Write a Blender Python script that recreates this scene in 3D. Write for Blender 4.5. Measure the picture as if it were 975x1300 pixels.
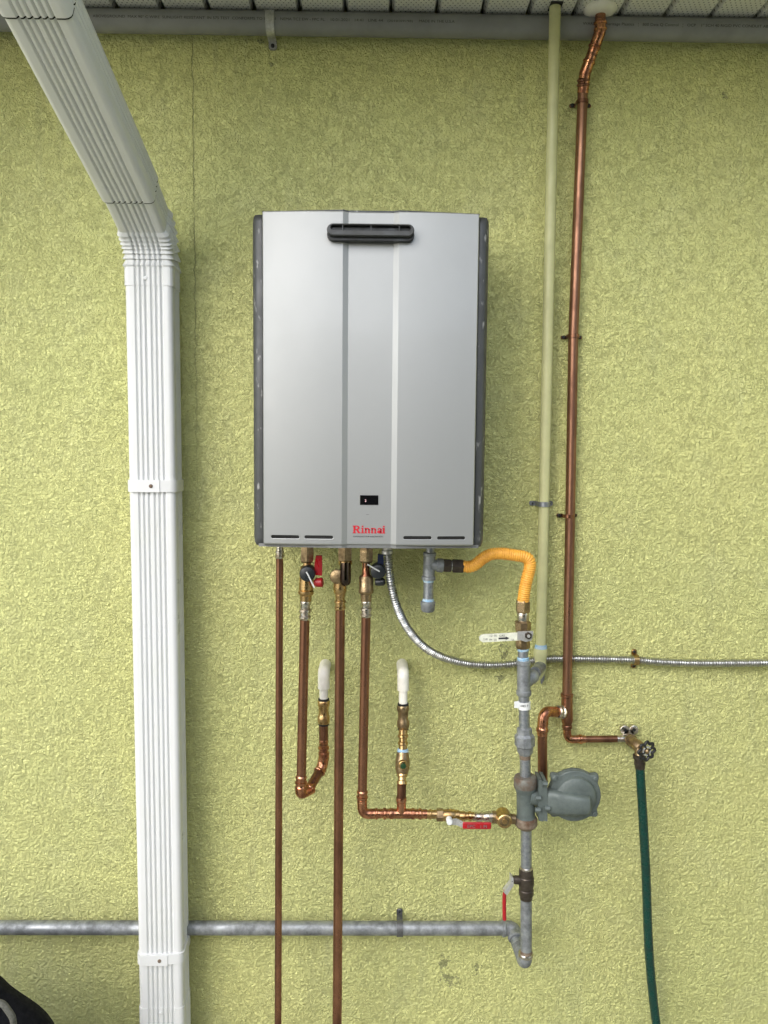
import bpy, math, random
from mathutils import Vector, Matrix
import numpy as np
R = math.radians
random.seed(7)
S = bpy.context.scene
for o in list(bpy.data.objects): bpy.data.objects.remove(o)
COL = S.collection

# ------------------------------------------------------------------ camera
cam_d = bpy.data.cameras.new('camera'); cam = bpy.data.objects.new('camera', cam_d); COL.objects.link(cam)
cam_d.sensor_fit = 'VERTICAL'; cam_d.sensor_height = 24.0; cam_d.lens = 24.0 * 977 / 1300
cam_d.clip_start = 0.02; cam_d.clip_end = 500
CAM_LOC = Vector((0.0, -1.775, 1.5))
M = Matrix.Rotation(R(-0.7), 3, 'Z') @ Matrix.Rotation(R(90 - 4.6), 3, 'X') @ Matrix.Rotation(R(0.5), 3, 'Z')
cam.matrix_world = Matrix.Translation(CAM_LOC) @ M.to_4x4()
S.camera = cam
S.render.resolution_x, S.render.resolution_y = 768, 1024

# ------------------------------------------------------------------ sky and sun
SUN_EL, SUN_AZ = 38.0, 212.0        # veiled sun, front left of the wall: very soft shadows
w = bpy.data.worlds.new('World'); S.world = w; w.use_nodes = True
nt = w.node_tree; bg = nt.nodes['Background']
sky = nt.nodes.new('ShaderNodeTexSky'); sky.sky_type = 'NISHITA'; sky.sun_disc = False
sky.sun_elevation = R(SUN_EL); sky.sun_rotation = R(SUN_AZ)
sky.air_density = 1.0; sky.dust_density = 1.6; sky.ozone_density = 1.0
# thin high cloud: brightens and whitens the blue
hsv = nt.nodes.new('ShaderNodeHueSaturation'); hsv.inputs['Saturation'].default_value = 0.6
nt.links.new(sky.outputs[0], hsv.inputs['Color']); nt.links.new(hsv.outputs[0], bg.inputs['Color'])
bg.inputs['Strength'].default_value = 0.15
sd = bpy.data.lights.new('sun', 'SUN'); sd.energy = 0.5; sd.angle = R(75); sd.color = (1, 0.96, 0.90)
sun = bpy.data.objects.new('sun', sd); COL.objects.link(sun)
az = R(SUN_AZ); dirn = Vector((math.sin(az) * math.cos(R(SUN_EL)), math.cos(az) * math.cos(R(SUN_EL)), math.sin(R(SUN_EL))))
sun.rotation_euler = dirn.to_track_quat('Z', 'Y').to_euler()
S.view_settings.view_transform = 'Standard'; S.view_settings.look = 'None'
S.view_settings.exposure = 1.30; S.view_settings.gamma = 1.0
try: S.view_settings.use_curve_mapping = False
except Exception: pass

# ------------------------------------------------------------------ helpers
Minv_f = 977.0
def at(px, py, d):
    """world point on the plane d metres in front of the wall, under photograph pixel px, py"""
    v = M @ Vector(((px - 487.5) / Minv_f, -(py - 650.0) / Minv_f, -1.0))
    t = (-d - CAM_LOC.y) / v.y
    return CAM_LOC + v * t
def sc(d): return (1.775 - d) / 977.0 * 1.0
V = Vector
def frame(D):
    D = D.normalized()
    a = V((1, 0, 0)) if abs(D.x) < 0.8 else V((0, 0, 1))
    U = D.cross(a).normalized(); W = D.cross(U).normalized()
    return D, U, W

class MB:
    def __init__(s): s.v = []; s.f = []
    def add(s, vs, fs):
        n = len(s.v); s.v += [tuple(p) for p in vs]; s.f += [tuple(i + n for i in f) for f in fs]; return s
    def lathe(s, P, D, prof, n=24, phase=0.0, cap=True, sq=1.0):
        D, U, W = frame(V(D)); P = V(P); vs = []
        for (t, r) in prof:
            for k in range(n):
                a = 2 * math.pi * k / n + phase
                vs.append(P + D * t + (U * math.cos(a) + W * math.sin(a) * sq) * r)
        fs = []
        for i in range(len(prof) - 1):
            for k in range(n):
                k2 = (k + 1) % n
                fs.append((i * n + k, i * n + k2, (i + 1) * n + k2, (i + 1) * n + k))
        if cap:
            fs.append(tuple(range(n - 1, -1, -1))); fs.append(tuple((len(prof) - 1) * n + k for k in range(n)))
        return s.add(vs, fs)
    def tube(s, pts, r, n=16, cap=True):
        """r: number or list per point"""
        pts = [V(p) for p in pts]; m = len(pts)
        if not isinstance(r, (list, tuple)): r = [r] * m
        T = []
        for i in range(m):
            a = pts[max(i - 1, 0)]; b = pts[min(i + 1, m - 1)]; T.append((b - a).normalized())
        D, U, W = frame(T[0]); vs = []
        for i in range(m):
            q = T[i - 1].rotation_difference(T[i]) if i else None
            if q: U = q @ U; 
            U = (U - T[i] * U.dot(T[i])).normalized(); W = T[i].cross(U)
            for k in range(n):
                a = 2 * math.pi * k / n
                vs.append(pts[i] + (U * math.cos(a) + W * math.sin(a)) * r[i])
        fs = [(i * n + k, i * n + (k + 1) % n, (i + 1) * n + (k + 1) % n, (i + 1) * n + k) for i in range(m - 1) for k in range(n)]
        if cap: fs.append(tuple(range(n - 1, -1, -1))); fs.append(tuple((m - 1) * n + k for k in range(n)))
        return s.add(vs, fs)
    def box(s, c, sx, sy, sz, X=V((1, 0, 0)), Y=V((0, 1, 0)), Z=V((0, 0, 1)), bev=0.0):
        c = V(c); X, Y, Z = V(X), V(Y), V(Z)
        hx, hy, hz = sx / 2, sy / 2, sz / 2
        if bev <= 0:
            vs = [c + X * (i * hx) + Y * (j * hy) + Z * (k * hz) for k in (-1, 1) for j in (-1, 1) for i in (-1, 1)]
            return s.add(vs, [(0, 2, 3, 1), (4, 5, 7, 6), (0, 1, 5, 4), (2, 6, 7, 3), (0, 4, 6, 2), (1, 3, 7, 5)])
        # rounded in XZ outline, bevelled front and back
        loops = []
        for (dy, ins) in ((-hy, bev * .6), (-hy + bev * .6, 0), (hy - bev * .6, 0), (hy, bev * .6)):
            L = []
            for (cx, cz, a0) in ((1, 1, 0), (-1, 1, 90), (-1, -1, 180), (1, -1, 270)):
                for q in range(4):
                    a = R(a0 + q * 30)
                    L.append(c + Y * dy + X * (cx * (hx - bev) + math.cos(a) * (bev - ins)) + Z * (cz * (hz - bev) + math.sin(a) * (bev - ins)))
            loops.append(L)
        n = 16; vs = sum(loops, [])
        fs = [(i * n + k, i * n + (k + 1) % n, (i + 1) * n + (k + 1) % n, (i + 1) * n + k) for i in range(3) for k in range(n)]
        fs += [tuple(range(n - 1, -1, -1)), tuple(3 * n + k for k in range(n))]
        return s.add(vs, fs)
    def prism(s, loop, D):
        """closed outline (world points) extruded by vector D"""
        n = len(loop); D = V(D); vs = [V(p) for p in loop] + [V(p) + D for p in loop]
        fs = [(k, (k + 1) % n, n + (k + 1) % n, n + k) for k in range(n)]
        fs += [tuple(range(n - 1, -1, -1)), tuple(range(n, 2 * n))]
        return s.add(vs, fs)
    def loft(s, loops, cap=True):
        n = len(loops[0]); vs = sum([list(l) for l in loops], [])
        fs = [(i * n + k, i * n + (k + 1) % n, (i + 1) * n + (k + 1) % n, (i + 1) * n + k) for i in range(len(loops) - 1) for k in range(n)]
        if cap: fs += [tuple(range(n - 1, -1, -1)), tuple((len(loops) - 1) * n + k for k in range(n))]
        return s.add(vs, fs)
    def sphere(s, c, r, n=16, m=10, sx=1, sy=1, sz=1):
        vs = []; c = V(c)
        for i in range(m + 1):
            th = math.pi * i / m
            for k in range(n):
                a = 2 * math.pi * k / n
                vs.append(c + V((math.sin(th) * math.cos(a) * r * sx, math.sin(th) * math.sin(a) * r * sy, math.cos(th) * r * sz)))
        return s.add(vs, [(i * n + k, i * n + (k + 1) % n, (i + 1) * n + (k + 1) % n, (i + 1) * n + k) for i in range(m) for k in range(n)])
    def build(s, name, mat, parent=None, smooth=True, angle=35, label=None):
        off = V(parent['_o']) if parent else V((0, 0, 0))
        me = bpy.data.meshes.new(name)
        me.from_pydata([tuple(V(p) - off) for p in s.v], [], s.f); me.validate()
        import bmesh
        bm = bmesh.new(); bm.from_mesh(me); bmesh.ops.remove_doubles(bm, verts=bm.verts, dist=1e-6)
        bmesh.ops.recalc_face_normals(bm, faces=bm.faces); bm.to_mesh(me); bm.free()
        if smooth:
            me.polygons.foreach_set('use_smooth', [True] * len(me.polygons)); me.set_sharp_from_angle(angle=R(angle))
        if isinstance(mat, (list, tuple)):
            for m_ in mat: me.materials.append(m_)
        else: me.materials.append(mat)
        o = bpy.data.objects.new(name, me); COL.objects.link(o)
        if parent: o.parent = parent
        o['_o'] = tuple(off)
        if label: o['label'] = label
        return o
def thing(name, label, cat, loc, group=None, kind=None):
    o = bpy.data.objects.new(name, None); COL.objects.link(o); o.empty_display_size = 0.02
    o.location = loc; o['_o'] = tuple(loc); o['label'] = label; o['category'] = cat
    if group: o['group'] = group
    if kind: o['kind'] = kind
    return o
def spline(pts, n=10):
    """Catmull-Rom through points"""
    pts = [V(p) for p in pts]; P = [pts[0] * 2 - pts[1]] + pts + [pts[-1] * 2 - pts[-2]]; out = []
    for i in range(1, len(P) - 2):
        p0, p1, p2, p3 = P[i - 1], P[i], P[i + 1], P[i + 2]
        for k in range(n):
            t = k / n
            out.append(0.5 * ((2 * p1) + (p2 - p0) * t + (2 * p0 - 5 * p1 + 4 * p2 - p3) * t * t + (3 * p1 - p0 - 3 * p2 + p3) * t ** 3))
    out.append(pts[-1]); return out
def resample(pts, step):
    out = [pts[0]]; acc = 0.0
    for a, b in zip(pts[:-1], pts[1:]):
        L = (b - a).length; t = step - acc
        while t <= L and L > 0:
            out.append(a + (b - a) * (t / L)); t += step
        acc = (acc + L) % step if L < 1e9 else 0
        acc = L - (t - step)
    return out
def bend(pts, r, n=7):
    """polyline with every inner corner rounded by radius r"""
    pts = [V(p) for p in pts]; out = [pts[0]]
    for i in range(1, len(pts) - 1):
        a, b, c = pts[i - 1], pts[i], pts[i + 1]
        u = (a - b).normalized(); v = (c - b).normalized()
        ang = u.angle(v); tl = min(r / math.tan(ang / 2), (a - b).length * .49, (c - b).length * .49)
        p0 = b + u * tl; p2 = b + v * tl
        for k in range(n + 1):
            t = k / n; out.append(p0 * (1 - t) ** 2 + b * 2 * t * (1 - t) + p2 * t * t)
    out.append(pts[-1]); return out
def P3(p): return at(p[0], p[1], p[2])
def pl(mb, A, B, prof, n=24, phase=0.0, cap=True, sq=1.0):
    """lathe along the line between two measured points A, B = (px, py, d); prof in photo pixels: (distance along, half width)"""
    a, b = P3(A), P3(B); k = (b - a).length / math.hypot(B[0] - A[0], B[1] - A[1]); s_ = sc((A[2] + B[2]) / 2)
    return mb.lathe(a, b - a, [(t * k, r * s_) for t, r in prof], n=n, phase=phase, cap=cap, sq=sq)

# ------------------------------------------------------------------ materials
def mat(name, col, rough=0.5, metal=0.0, var=0.12, vscale=30.0, col2=None, bump=0.0, bscale=200.0, spec=0.5, rvar=0.15, coat=0.0, th=(0.4, 0.65), stretch=None):
    m = bpy.data.materials.new(name); m.use_nodes = True; nt = m.node_tree; b = nt.nodes['Principled BSDF']
    b.inputs['Metallic'].default_value = metal; b.inputs['Specular IOR Level'].default_value = spec
    b.inputs['Coat Weight'].default_value = coat
    tc = nt.nodes.new('ShaderNodeTexCoord'); src = tc.outputs['Object']
    if stretch:
        mp = nt.nodes.new('ShaderNodeMapping'); mp.inputs['Scale'].default_value = stretch; nt.links.new(src, mp.inputs[0]); src = mp.outputs[0]
    n = nt.nodes.new('ShaderNodeTexNoise'); n.inputs['Scale'].default_value = vscale; n.inputs['Detail'].default_value = 6; n.inputs['Roughness'].default_value = .65
    nt.links.new(src, n.inputs['Vector'])
    mr = nt.nodes.new('ShaderNodeMapRange'); mr.inputs[1].default_value = th[0]; mr.inputs[2].default_value = th[1]; nt.links.new(n.outputs[0], mr.inputs[0])
    mx = nt.nodes.new('ShaderNodeMix'); mx.data_type = 'RGBA'
    c2 = col2 or tuple(max(0, c * (1 - var * 2)) for c in col)
    mx.inputs[6].default_value = (*col, 1); mx.inputs[7].default_value = (*c2, 1)
    nt.links.new(mr.outputs[0], mx.inputs[0]); nt.links.new(mx.outputs[2], b.inputs['Base Color'])
    rr = nt.nodes.new('ShaderNodeMapRange'); rr.inputs[3].default_value = max(.02, rough - rvar); rr.inputs[4].default_value = min(1, rough + rvar)
    rr.inputs[1].default_value = .35; rr.inputs[2].default_value = .65
    nt.links.new(n.outputs[0], rr.inputs[0]); nt.links.new(rr.outputs[0], b.inputs['Roughness'])
    if bump:
        n2 = nt.nodes.new('ShaderNodeTexNoise'); n2.inputs['Scale'].default_value = bscale; n2.inputs['Detail'].default_value = 4
        nt.links.new(src, n2.inputs['Vector'])
        bp = nt.nodes.new('ShaderNodeBump'); bp.inputs['Strength'].default_value = bump; bp.inputs['Distance'].default_value = .001
        nt.links.new(n2.outputs[0], bp.inputs['Height']); nt.links.new(bp.outputs[0], b.inputs['Normal'])
    return m
MT = dict(
    white_alu=mat('white painted aluminium', (.70, .71, .705), .35, 0, .03, 12, bump=.05, bscale=60, rvar=.08, col2=(.68, .69, .66), th=(.45, .8)),
    soffit=mat('white vinyl', (.72, .72, .66), .5, 0, .05, 14, rvar=.05),
    grey_pvc=mat('grey conduit plastic', (.26, .265, .265), .45, 0, .08, 15, rvar=.1),
    print=mat('dark ink', (.03, .03, .035), .6, 0, .0),
    cream=mat('lime painted pipe', (.56, .56, .29), .45, 0, .06, 20, bump=.15, bscale=90),
    copper=mat('weathered brown copper', (.37, .18, .105), .30, .9, .2, 16, col2=(.13, .062, .038), bump=.12, bscale=300, stretch=(1, 1, .35)),
    copper_riser=mat('warm brown copper', (.37, .195, .12), .38, .9, .2, 14, col2=(.17, .085, .055), bump=.12, bscale=300, stretch=(1, 1, .35)),
    copper_new=mat('bright copper fitting', (.62, .30, .17), .26, 1.0, .2, 60, col2=(.25, .10, .06), bump=.3, bscale=240),
    brass=mat('yellow brass', (.62, .43, .20), .3, 1.0, .15, 70, col2=(.36, .23, .10), bump=.2, bscale=300),
    brass_dark=mat('brown tarnished brass', (.38, .28, .155), .38, .9, .2, 60, col2=(.18, .125, .07), bump=.3, bscale=300),
    solder=mat('silvery solder', (.68, .66, .60), .28, 1.0, .2, 90, col2=(.42, .33, .24), bump=.4, bscale=300),
    galv=mat('galvanised steel', (.38, .40, .425), .45, .8, .25, 90, col2=(.22, .24, .26), bump=.3, bscale=200),
    galv_old=mat('weathered galvanised pipe', (.34, .36, .375), .55, .6, .3, 35, col2=(.17, .18, .185), bump=.4, bscale=160),
    rust=mat('rusty iron collar', (.25, .20, .15), .7, .3, .3, 45, col2=(.13, .075, .045), bump=.6, bscale=220),
    black_iron=mat('dark bronze valve', (.085, .07, .055), .45, .6, .2, 60, col2=(.045, .035, .028), bump=.3, bscale=250),
    blue_tape=mat('blue thread sealant', (.22, .42, .62), .5, 0, .25, 150, col2=(.5, .6, .65)),
    plug_black=mat('black rubber', (.012, .012, .013), .5, 0, .1, 40),
    cap_black=mat('black valve cap', (.018, .022, .026), .38, 0, .1, 40),
    red=mat('red plastic', (.42, .012, .018), .35, 0, .15, 50, bump=.1),
    blue=mat('dark blue plastic', (.012, .022, .075), .4, 0, .1, 40),
    white_pex=mat('white plastic sleeve', (.84, .82, .73), .4, 0, .06, 30),
    white_tag=mat('white tag', (.75, .77, .76), .5, 0, .04, 40),
    lever_white=mat('cream coated lever', (.74, .75, .62), .45, 0, .1, 60),
    orange=mat('orange coated gas connector', (.86, .43, .06), .42, 0, .15, 60, col2=(.74, .34, .045)),
    steel=mat('bright zinc steel', (.62, .62, .61), .4, .55, .15, 60, col2=(.40, .40, .38)),
    flexsteel=mat('flexible steel conduit', (.58, .59, .58), .33, 1.0, .15, 60, col2=(.38, .38, .37)),
    reg=mat('grey green regulator paint', (.12, .145, .135), .5, .1, .1, 40, col2=(.085, .105, .098), bump=.35, bscale=260),
    hose=mat('dark green hose', (.004, .045, .033), .3, 0, .15, 60),
    bag=mat('black fabric', (.004, .0045, .007), .95, 0, .2, 120, bump=.4, bscale=500, spec=.2),
    green_plug=mat('dark green plug', (.01, .05, .015), .4),
    silver=mat('silver metallic paint', (.38, .39, .385), .50, .5, .04, 6, col2=(.37, .38, .375), rvar=.02, coat=.15),
    tray=mat('grey lower tray', (.20, .205, .20), .5, .2, .1, 20),
    case_grey=mat('charcoal painted side', (.065, .068, .068), .42, .1, .1, 20, rvar=.1),
    black=mat('black grille plastic', (.014, .015, .015), .4, 0, .05, 30),
    grille_face=mat('grille face', (.05, .052, .052), .45, 0, .08, 30),
    gloss_black=mat('display glass', (.005, .005, .006), .08, 0, 0, 30, rvar=.03),
    logo_red=mat('red logo', (.55, .015, .03), .45, 0, .02, 30),
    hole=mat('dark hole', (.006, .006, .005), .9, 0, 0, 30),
    lawn=mat('pale dry ground', (.36, .35, .29), .9, 0, .3, 4, col2=(.26,.27,.20), bump=1, bscale=60),
    leaf=mat('leaf', (.085, .11, .03), .5, 0, .3, 3, col2=(.13, .14, .035)),
    bark=mat('bark', (.10, .075, .05), .9, 0, .3, 12, bump=.8, bscale=30),
)
# scuffs on the charcoal sides
def scuff(m):
    nt = m.node_tree; b = nt.nodes['Principled BSDF']; mx = [n for n in nt.nodes if n.type == 'MIX'][0]
    tc = nt.nodes['Texture Coordinate'] if 'Texture Coordinate' in nt.nodes else nt.nodes.new('ShaderNodeTexCoord')
    mp = nt.nodes.new('ShaderNodeMapping'); mp.inputs['Scale'].default_value = (1.6, 1.6, .6); nt.links.new(tc.outputs['Object'], mp.inputs[0])
    n = nt.nodes.new('ShaderNodeTexNoise'); n.inputs['Scale'].default_value = 60; n.inputs['Detail'].default_value = 5; nt.links.new(mp.outputs[0], n.inputs['Vector'])
    r = nt.nodes.new('ShaderNodeMapRange'); r.inputs[1].default_value = .62; r.inputs[2].default_value = .74; r.inputs[4].default_value = .6; nt.links.new(n.outputs[0], r.inputs[0])
    m2 = nt.nodes.new('ShaderNodeMix'); m2.data_type = 'RGBA'; nt.links.new(r.outputs[0], m2.inputs[0]); nt.links.new(mx.outputs[2], m2.inputs[6]); m2.inputs[7].default_value = (.5, .5, .48, 1)
    nt.links.new(m2.outputs[2], b.inputs['Base Color'])
scuff(MT['case_grey'])

def stucco():
    m = bpy.data.materials.new('lime green stucco'); m.use_nodes = True; nt = m.node_tree; b = nt.nodes['Principled BSDF']; L = nt.links.new
    tc = nt.nodes.new('ShaderNodeTexCoord'); geo = tc.outputs['Object']
    def N(t, **k):
        n = nt.nodes.new(t)
        for a, v in k.items(): setattr(n, a, v)
        return n
    def noise(scale, detail=3, rough=.55, dist=0.0, vec=None):
        n = N('ShaderNodeTexNoise'); n.inputs['Scale'].default_value = scale; n.inputs['Detail'].default_value = detail
        n.inputs['Roughness'].default_value = rough; n.inputs['Distortion'].default_value = dist; L(vec or geo, n.inputs['Vector']); return n.outputs[0]
    def mr(x, a, b_, c=0.0, d=1.0, smooth=False):
        n = N('ShaderNodeMapRange'); 
        if smooth: n.interpolation_type = 'SMOOTHSTEP'
        n.inputs[1].default_value = a; n.inputs[2].default_value = b_; n.inputs[3].default_value = c; n.inputs[4].default_value = d; L(x, n.inputs[0]); return n.outputs[0]
    def ma(op, a, b_=None):
        n = N('ShaderNodeMath', operation=op)
        for i, x in enumerate((a, b_)):
            if x is None: continue
            if isinstance(x, (int, float)): n.inputs[i].default_value = x
            else: L(x, n.inputs[i])
        return n.outputs[0]
    # trowelled plates with curling edges over a finer sprayed grain
    plates = mr(noise(92, 3, .55, .15), .46, .55, smooth=True)
    plates2 = mr(noise(165, 3, .6, .1), .47, .58, smooth=True)
    grain = noise(330, 2, .6)
    bumps = noise(125, 2, .45)
    broad = noise(20, 2, .5)
    sx = N('ShaderNodeSeparateXYZ'); L(geo, sx.inputs[0]); X, Z = sx.outputs[0], sx.outputs[2]
    low = ma('MAXIMUM', mr(Z, 1.9, 1.0, 0.0, 1.0), mr(X, -.62, -.85, 0, .8))            # the finish is coarser lower down
    h = ma('ADD', ma('MULTIPLY', plates, .65), ma('MULTIPLY', plates2, ma('ADD', ma('MULTIPLY', low, .45), .35)))
    h = ma('ADD', h, ma('MULTIPLY', grain, ma('ADD', ma('MULTIPLY', low, .7), .25)))
    h = ma('ADD', h, ma('MULTIPLY', bumps, ma('ADD', ma('MULTIPLY', low, 2.6), .5)))
    h = ma('ADD', h, ma('MULTIPLY', broad, .8))
    # hairline crack
    wob = ma('ADD', ma('MULTIPLY', ma('SUBTRACT', noise(9, 5, .7, vec=None), .5), .02), CRX)
    cz = N('ShaderNodeCombineXYZ'); L(Z, cz.inputs[2]); 
    n = N('ShaderNodeTexNoise'); n.inputs['Scale'].default_value = 22; n.inputs['Detail'].default_value = 6; n.inputs['Roughness'].default_value = .7; L(cz.outputs[0], n.inputs['Vector'])
    cx = ma('ADD', ma('MULTIPLY', ma('SUBTRACT', n.outputs[0], .5), .022), CRX)
    dist = ma('ABSOLUTE', ma('SUBTRACT', X, cx))
    n3 = N('ShaderNodeTexNoise'); n3.inputs['Scale'].default_value = 14; L(cz.outputs[0], n3.inputs['Vector'])
    crack = ma('MULTIPLY', mr(dist, .0004, .0014, 1, 0), ma('MULTIPLY', mr(Z, 1.30, 1.9, 0, 1), mr(n3.outputs[0], .3, .5, .25, 1)))
    def crease(scale, wd, seed):
        mp = N('ShaderNodeMapping'); mp.inputs['Location'].default_value = (seed, seed * .7, seed * 1.3); L(geo, mp.inputs[0])
        a_ = noise(scale, 4, .62, .35, mp.outputs[0]); line = mr(ma('ABSOLUTE', ma('SUBTRACT', a_, .5)), .002, wd, 1, 0)
        return ma('MULTIPLY', line, mr(noise(scale * .55, 2, .5, 0, mp.outputs[0]), .44, .58))
    cre = ma('MAXIMUM', crease(78, .020, 3.1), crease(112, .024, 9.7))
    h = ma('SUBTRACT', h, ma('MULTIPLY', cre, .45))
    h = ma('SUBTRACT', h, ma('MULTIPLY', crack, 1.2))
    # colour
    cr = N('ShaderNodeMix', data_type='RGBA'); cr.inputs[6].default_value = (.74, .74, .30, 1); cr.inputs[7].default_value = (.70, .72, .29, 1)
    L(mr(noise(2.2, 5, .6), .35, .65), cr.inputs[0])
    c2 = N('ShaderNodeMix', data_type='RGBA'); L(cr.outputs[2], c2.inputs[6]); c2.inputs[7].default_value = (.68, .69, .34, 1)
    L(ma('MULTIPLY', mr(noise(7, 6, .7), .5, .75), .5), c2.inputs[0])
    # grime and peeled spots
    spots = None
    for (x, z, r, th_) in SPOTS:
        dx = ma('SUBTRACT', X, x); dz = ma('SUBTRACT', Z, z)
        dd = ma('SQRT', ma('ADD', ma('MULTIPLY', dx, dx), ma('MULTIPLY', dz, dz)))
        k = ma('MULTIPLY', mr(dd, r * .2, r * 1.5, 1, 0), 1.0)
        k = mr(ma('ADD', ma('ADD', ma('MULTIPLY', noise(210, 3, .6), .7), ma('MULTIPLY', noise(48, 3, .6, .3), .9)), ma('MULTIPLY', k, .35)), th_ + .40, th_ + .45)
        k = ma('MULTIPLY', k, mr(dd, r * 1.1, r * 1.5, .75, 0))
        spots = k if spots is None else ma('MAXIMUM', spots, k)
    sp = ma('MAXIMUM', ma('MULTIPLY', crack, .45), ma('MULTIPLY', spots, .75))
    # small dark specks scattered on the wall
    vo = N('ShaderNodeTexVoronoi'); vo.inputs['Scale'].default_value = 9; L(geo, vo.inputs['Vector'])
    sp = ma('MAXIMUM', sp, mr(vo.outputs['Distance'], .010, .018, .6, 0))
    mps = N('ShaderNodeMapping'); mps.inputs['Scale'].default_value = (1, 1, .09); L(geo, mps.inputs[0])
    run = ma('MULTIPLY', mr(noise(26, 4, .6, 0, mps.outputs[0]), .52, .72), mr(noise(3.1, 3, .6), .42, .62))
    c2b = N('ShaderNodeMix', data_type='RGBA'); L(ma('MULTIPLY', run, .30), c2b.inputs[0]); L(c2.outputs[2], c2b.inputs[6]); c2b.inputs[7].default_value = (.40, .42, .24, 1)
    c2 = c2b
    c3 = N('ShaderNodeMix', data_type='RGBA'); L(sp, c3.inputs[0]); L(c2.outputs[2], c3.inputs[6]); c3.inputs[7].default_value = (.075, .08, .055, 1)
    # relief shade of creases and low spots painted into the colour
    c4 = N('ShaderNodeMix', data_type='RGBA'); L(ma('MAXIMUM', mr(ma('ADD', plates, plates2), .2, .9, .04, 0), ma('MULTIPLY', cre, .20)), c4.inputs[0]); L(c3.outputs[2], c4.inputs[6]); c4.inputs[7].default_value = (.32, .33, .15, 1)
    L(c4.outputs[2], b.inputs['Base Color'])
    b.inputs['Roughness'].default_value = .55; b.inputs['Specular IOR Level'].default_value = .45
    bp = N('ShaderNodeBump'); bp.inputs['Strength'].default_value = 1.0; bp.inputs['Distance'].default_value = .0026
    L(h, bp.inputs['Height']); L(bp.outputs[0], b.inputs['Normal'])
    return m
CRX = at(247, 300, 0).x
def wz(px, py): p = at(px, py, 0); return p.x, p.z
SPOTS = [(*wz(642, 828), .026, .665), (*wz(634, 862), .016, .69), (*wz(563, 1222), .026, .67), (*wz(570, 1243), .040, .70), (*wz(606, 1230), .026, .70),
         (*wz(634, 905), .012, .70), (*wz(334, 20), .006, .5), (*wz(330, 53), .008, .60), (*wz(919, 120), .012, .62), (*wz(345, 82), .006, .6)]
MT['stucco'] = stucco()

# text as thin mesh, returned as verts / faces in a local x (along), y (up) plane
def text_geo(txt, size, offset=0.0, extrude=0.0):
    cu = bpy.data.curves.new('t', 'FONT'); cu.body = txt; cu.size = size; cu.offset = offset; cu.extrude = extrude; cu.resolution_u = 3
    ob = bpy.data.objects.new('t', cu); COL.objects.link(ob)
    bpy.context.view_layer.update()
    me = bpy.data.meshes.new_from_object(ob.evaluated_get(bpy.context.evaluated_depsgraph_get()))
    vs = [tuple(v.co) for v in me.vertices]; fs = [tuple(p.vertices) for p in me.polygons]
    bpy.data.objects.remove(ob); bpy.data.curves.remove(cu); bpy.data.meshes.remove(me)
    return vs, fs
def flat_text(txt, size, origin, X, Z, Nrm, width=None, offset=0.0):
    vs, fs = text_geo(txt, size, offset); mb = MB()
    k = 1.0
    if width: k = width / (max(v[0] for v in vs) - min(v[0] for v in vs))
    mb.add([V(origin) + V(X) * (v[0] * k) + V(Z) * v[1] + V(Nrm) * .0004 for v in vs], fs); return mb

# ================================================================== THE SETTING
mb = MB(); mb.box((0, 0, -.05), 80, 80, .1); g = mb.build('ground', MT['lawn'], smooth=False); g['kind'] = 'structure'
conduit_c = at(487, 32, .032); SOF = conduit_c.z + .026; OVER = .66
house = thing('house', 'lime green stucco house wall with a hairline crack under a perforated white soffit', 'house', (0, 0, 0))
mb = MB(); mb.box((0, .1, (SOF + .3) / 2), 9, .2, SOF + .3); mb.build('wall', MT['stucco'], house, smooth=False)
mb = MB(); mb.prism([V((-4.6, -OVER - .05, SOF + .16)), V((-4.6, 4.5, SOF + 2.2)), V((-4.6, 4.5, SOF + 2.32)), V((-4.6, -OVER - .05, SOF + .28))], (9.2, 0, 0))
mb.build('roof', mat('shingle roof', (.12, .11, .10), .9, 0, .3, 20), house, smooth=False)
mb = MB(); mb.box((2.7, -.6, (SOF + .3) / 2), .2, 1.2, SOF + .3); mb.build('wing_wall', MT['stucco'], house, smooth=False)  # unseen wing, kept short to bounce light onto the right of the wall
mb = MB(); mb.box((0, -OVER - .01, SOF + .08), 9, .02, .2); mb.build('fascia', MT['white_alu'], house, smooth=False)
mb = MB(); mb.prism([V((-4.5, -OVER - .022, SOF + .16)), V((-4.5, -OVER - .022, SOF + .03)), V((-4.5, -OVER - .10, SOF + .03)), V((-4.5, -OVER - .14, SOF + .15))], (9, 0, 0))
mb.build('gutter', MT['white_alu'], house, smooth=False)
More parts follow.
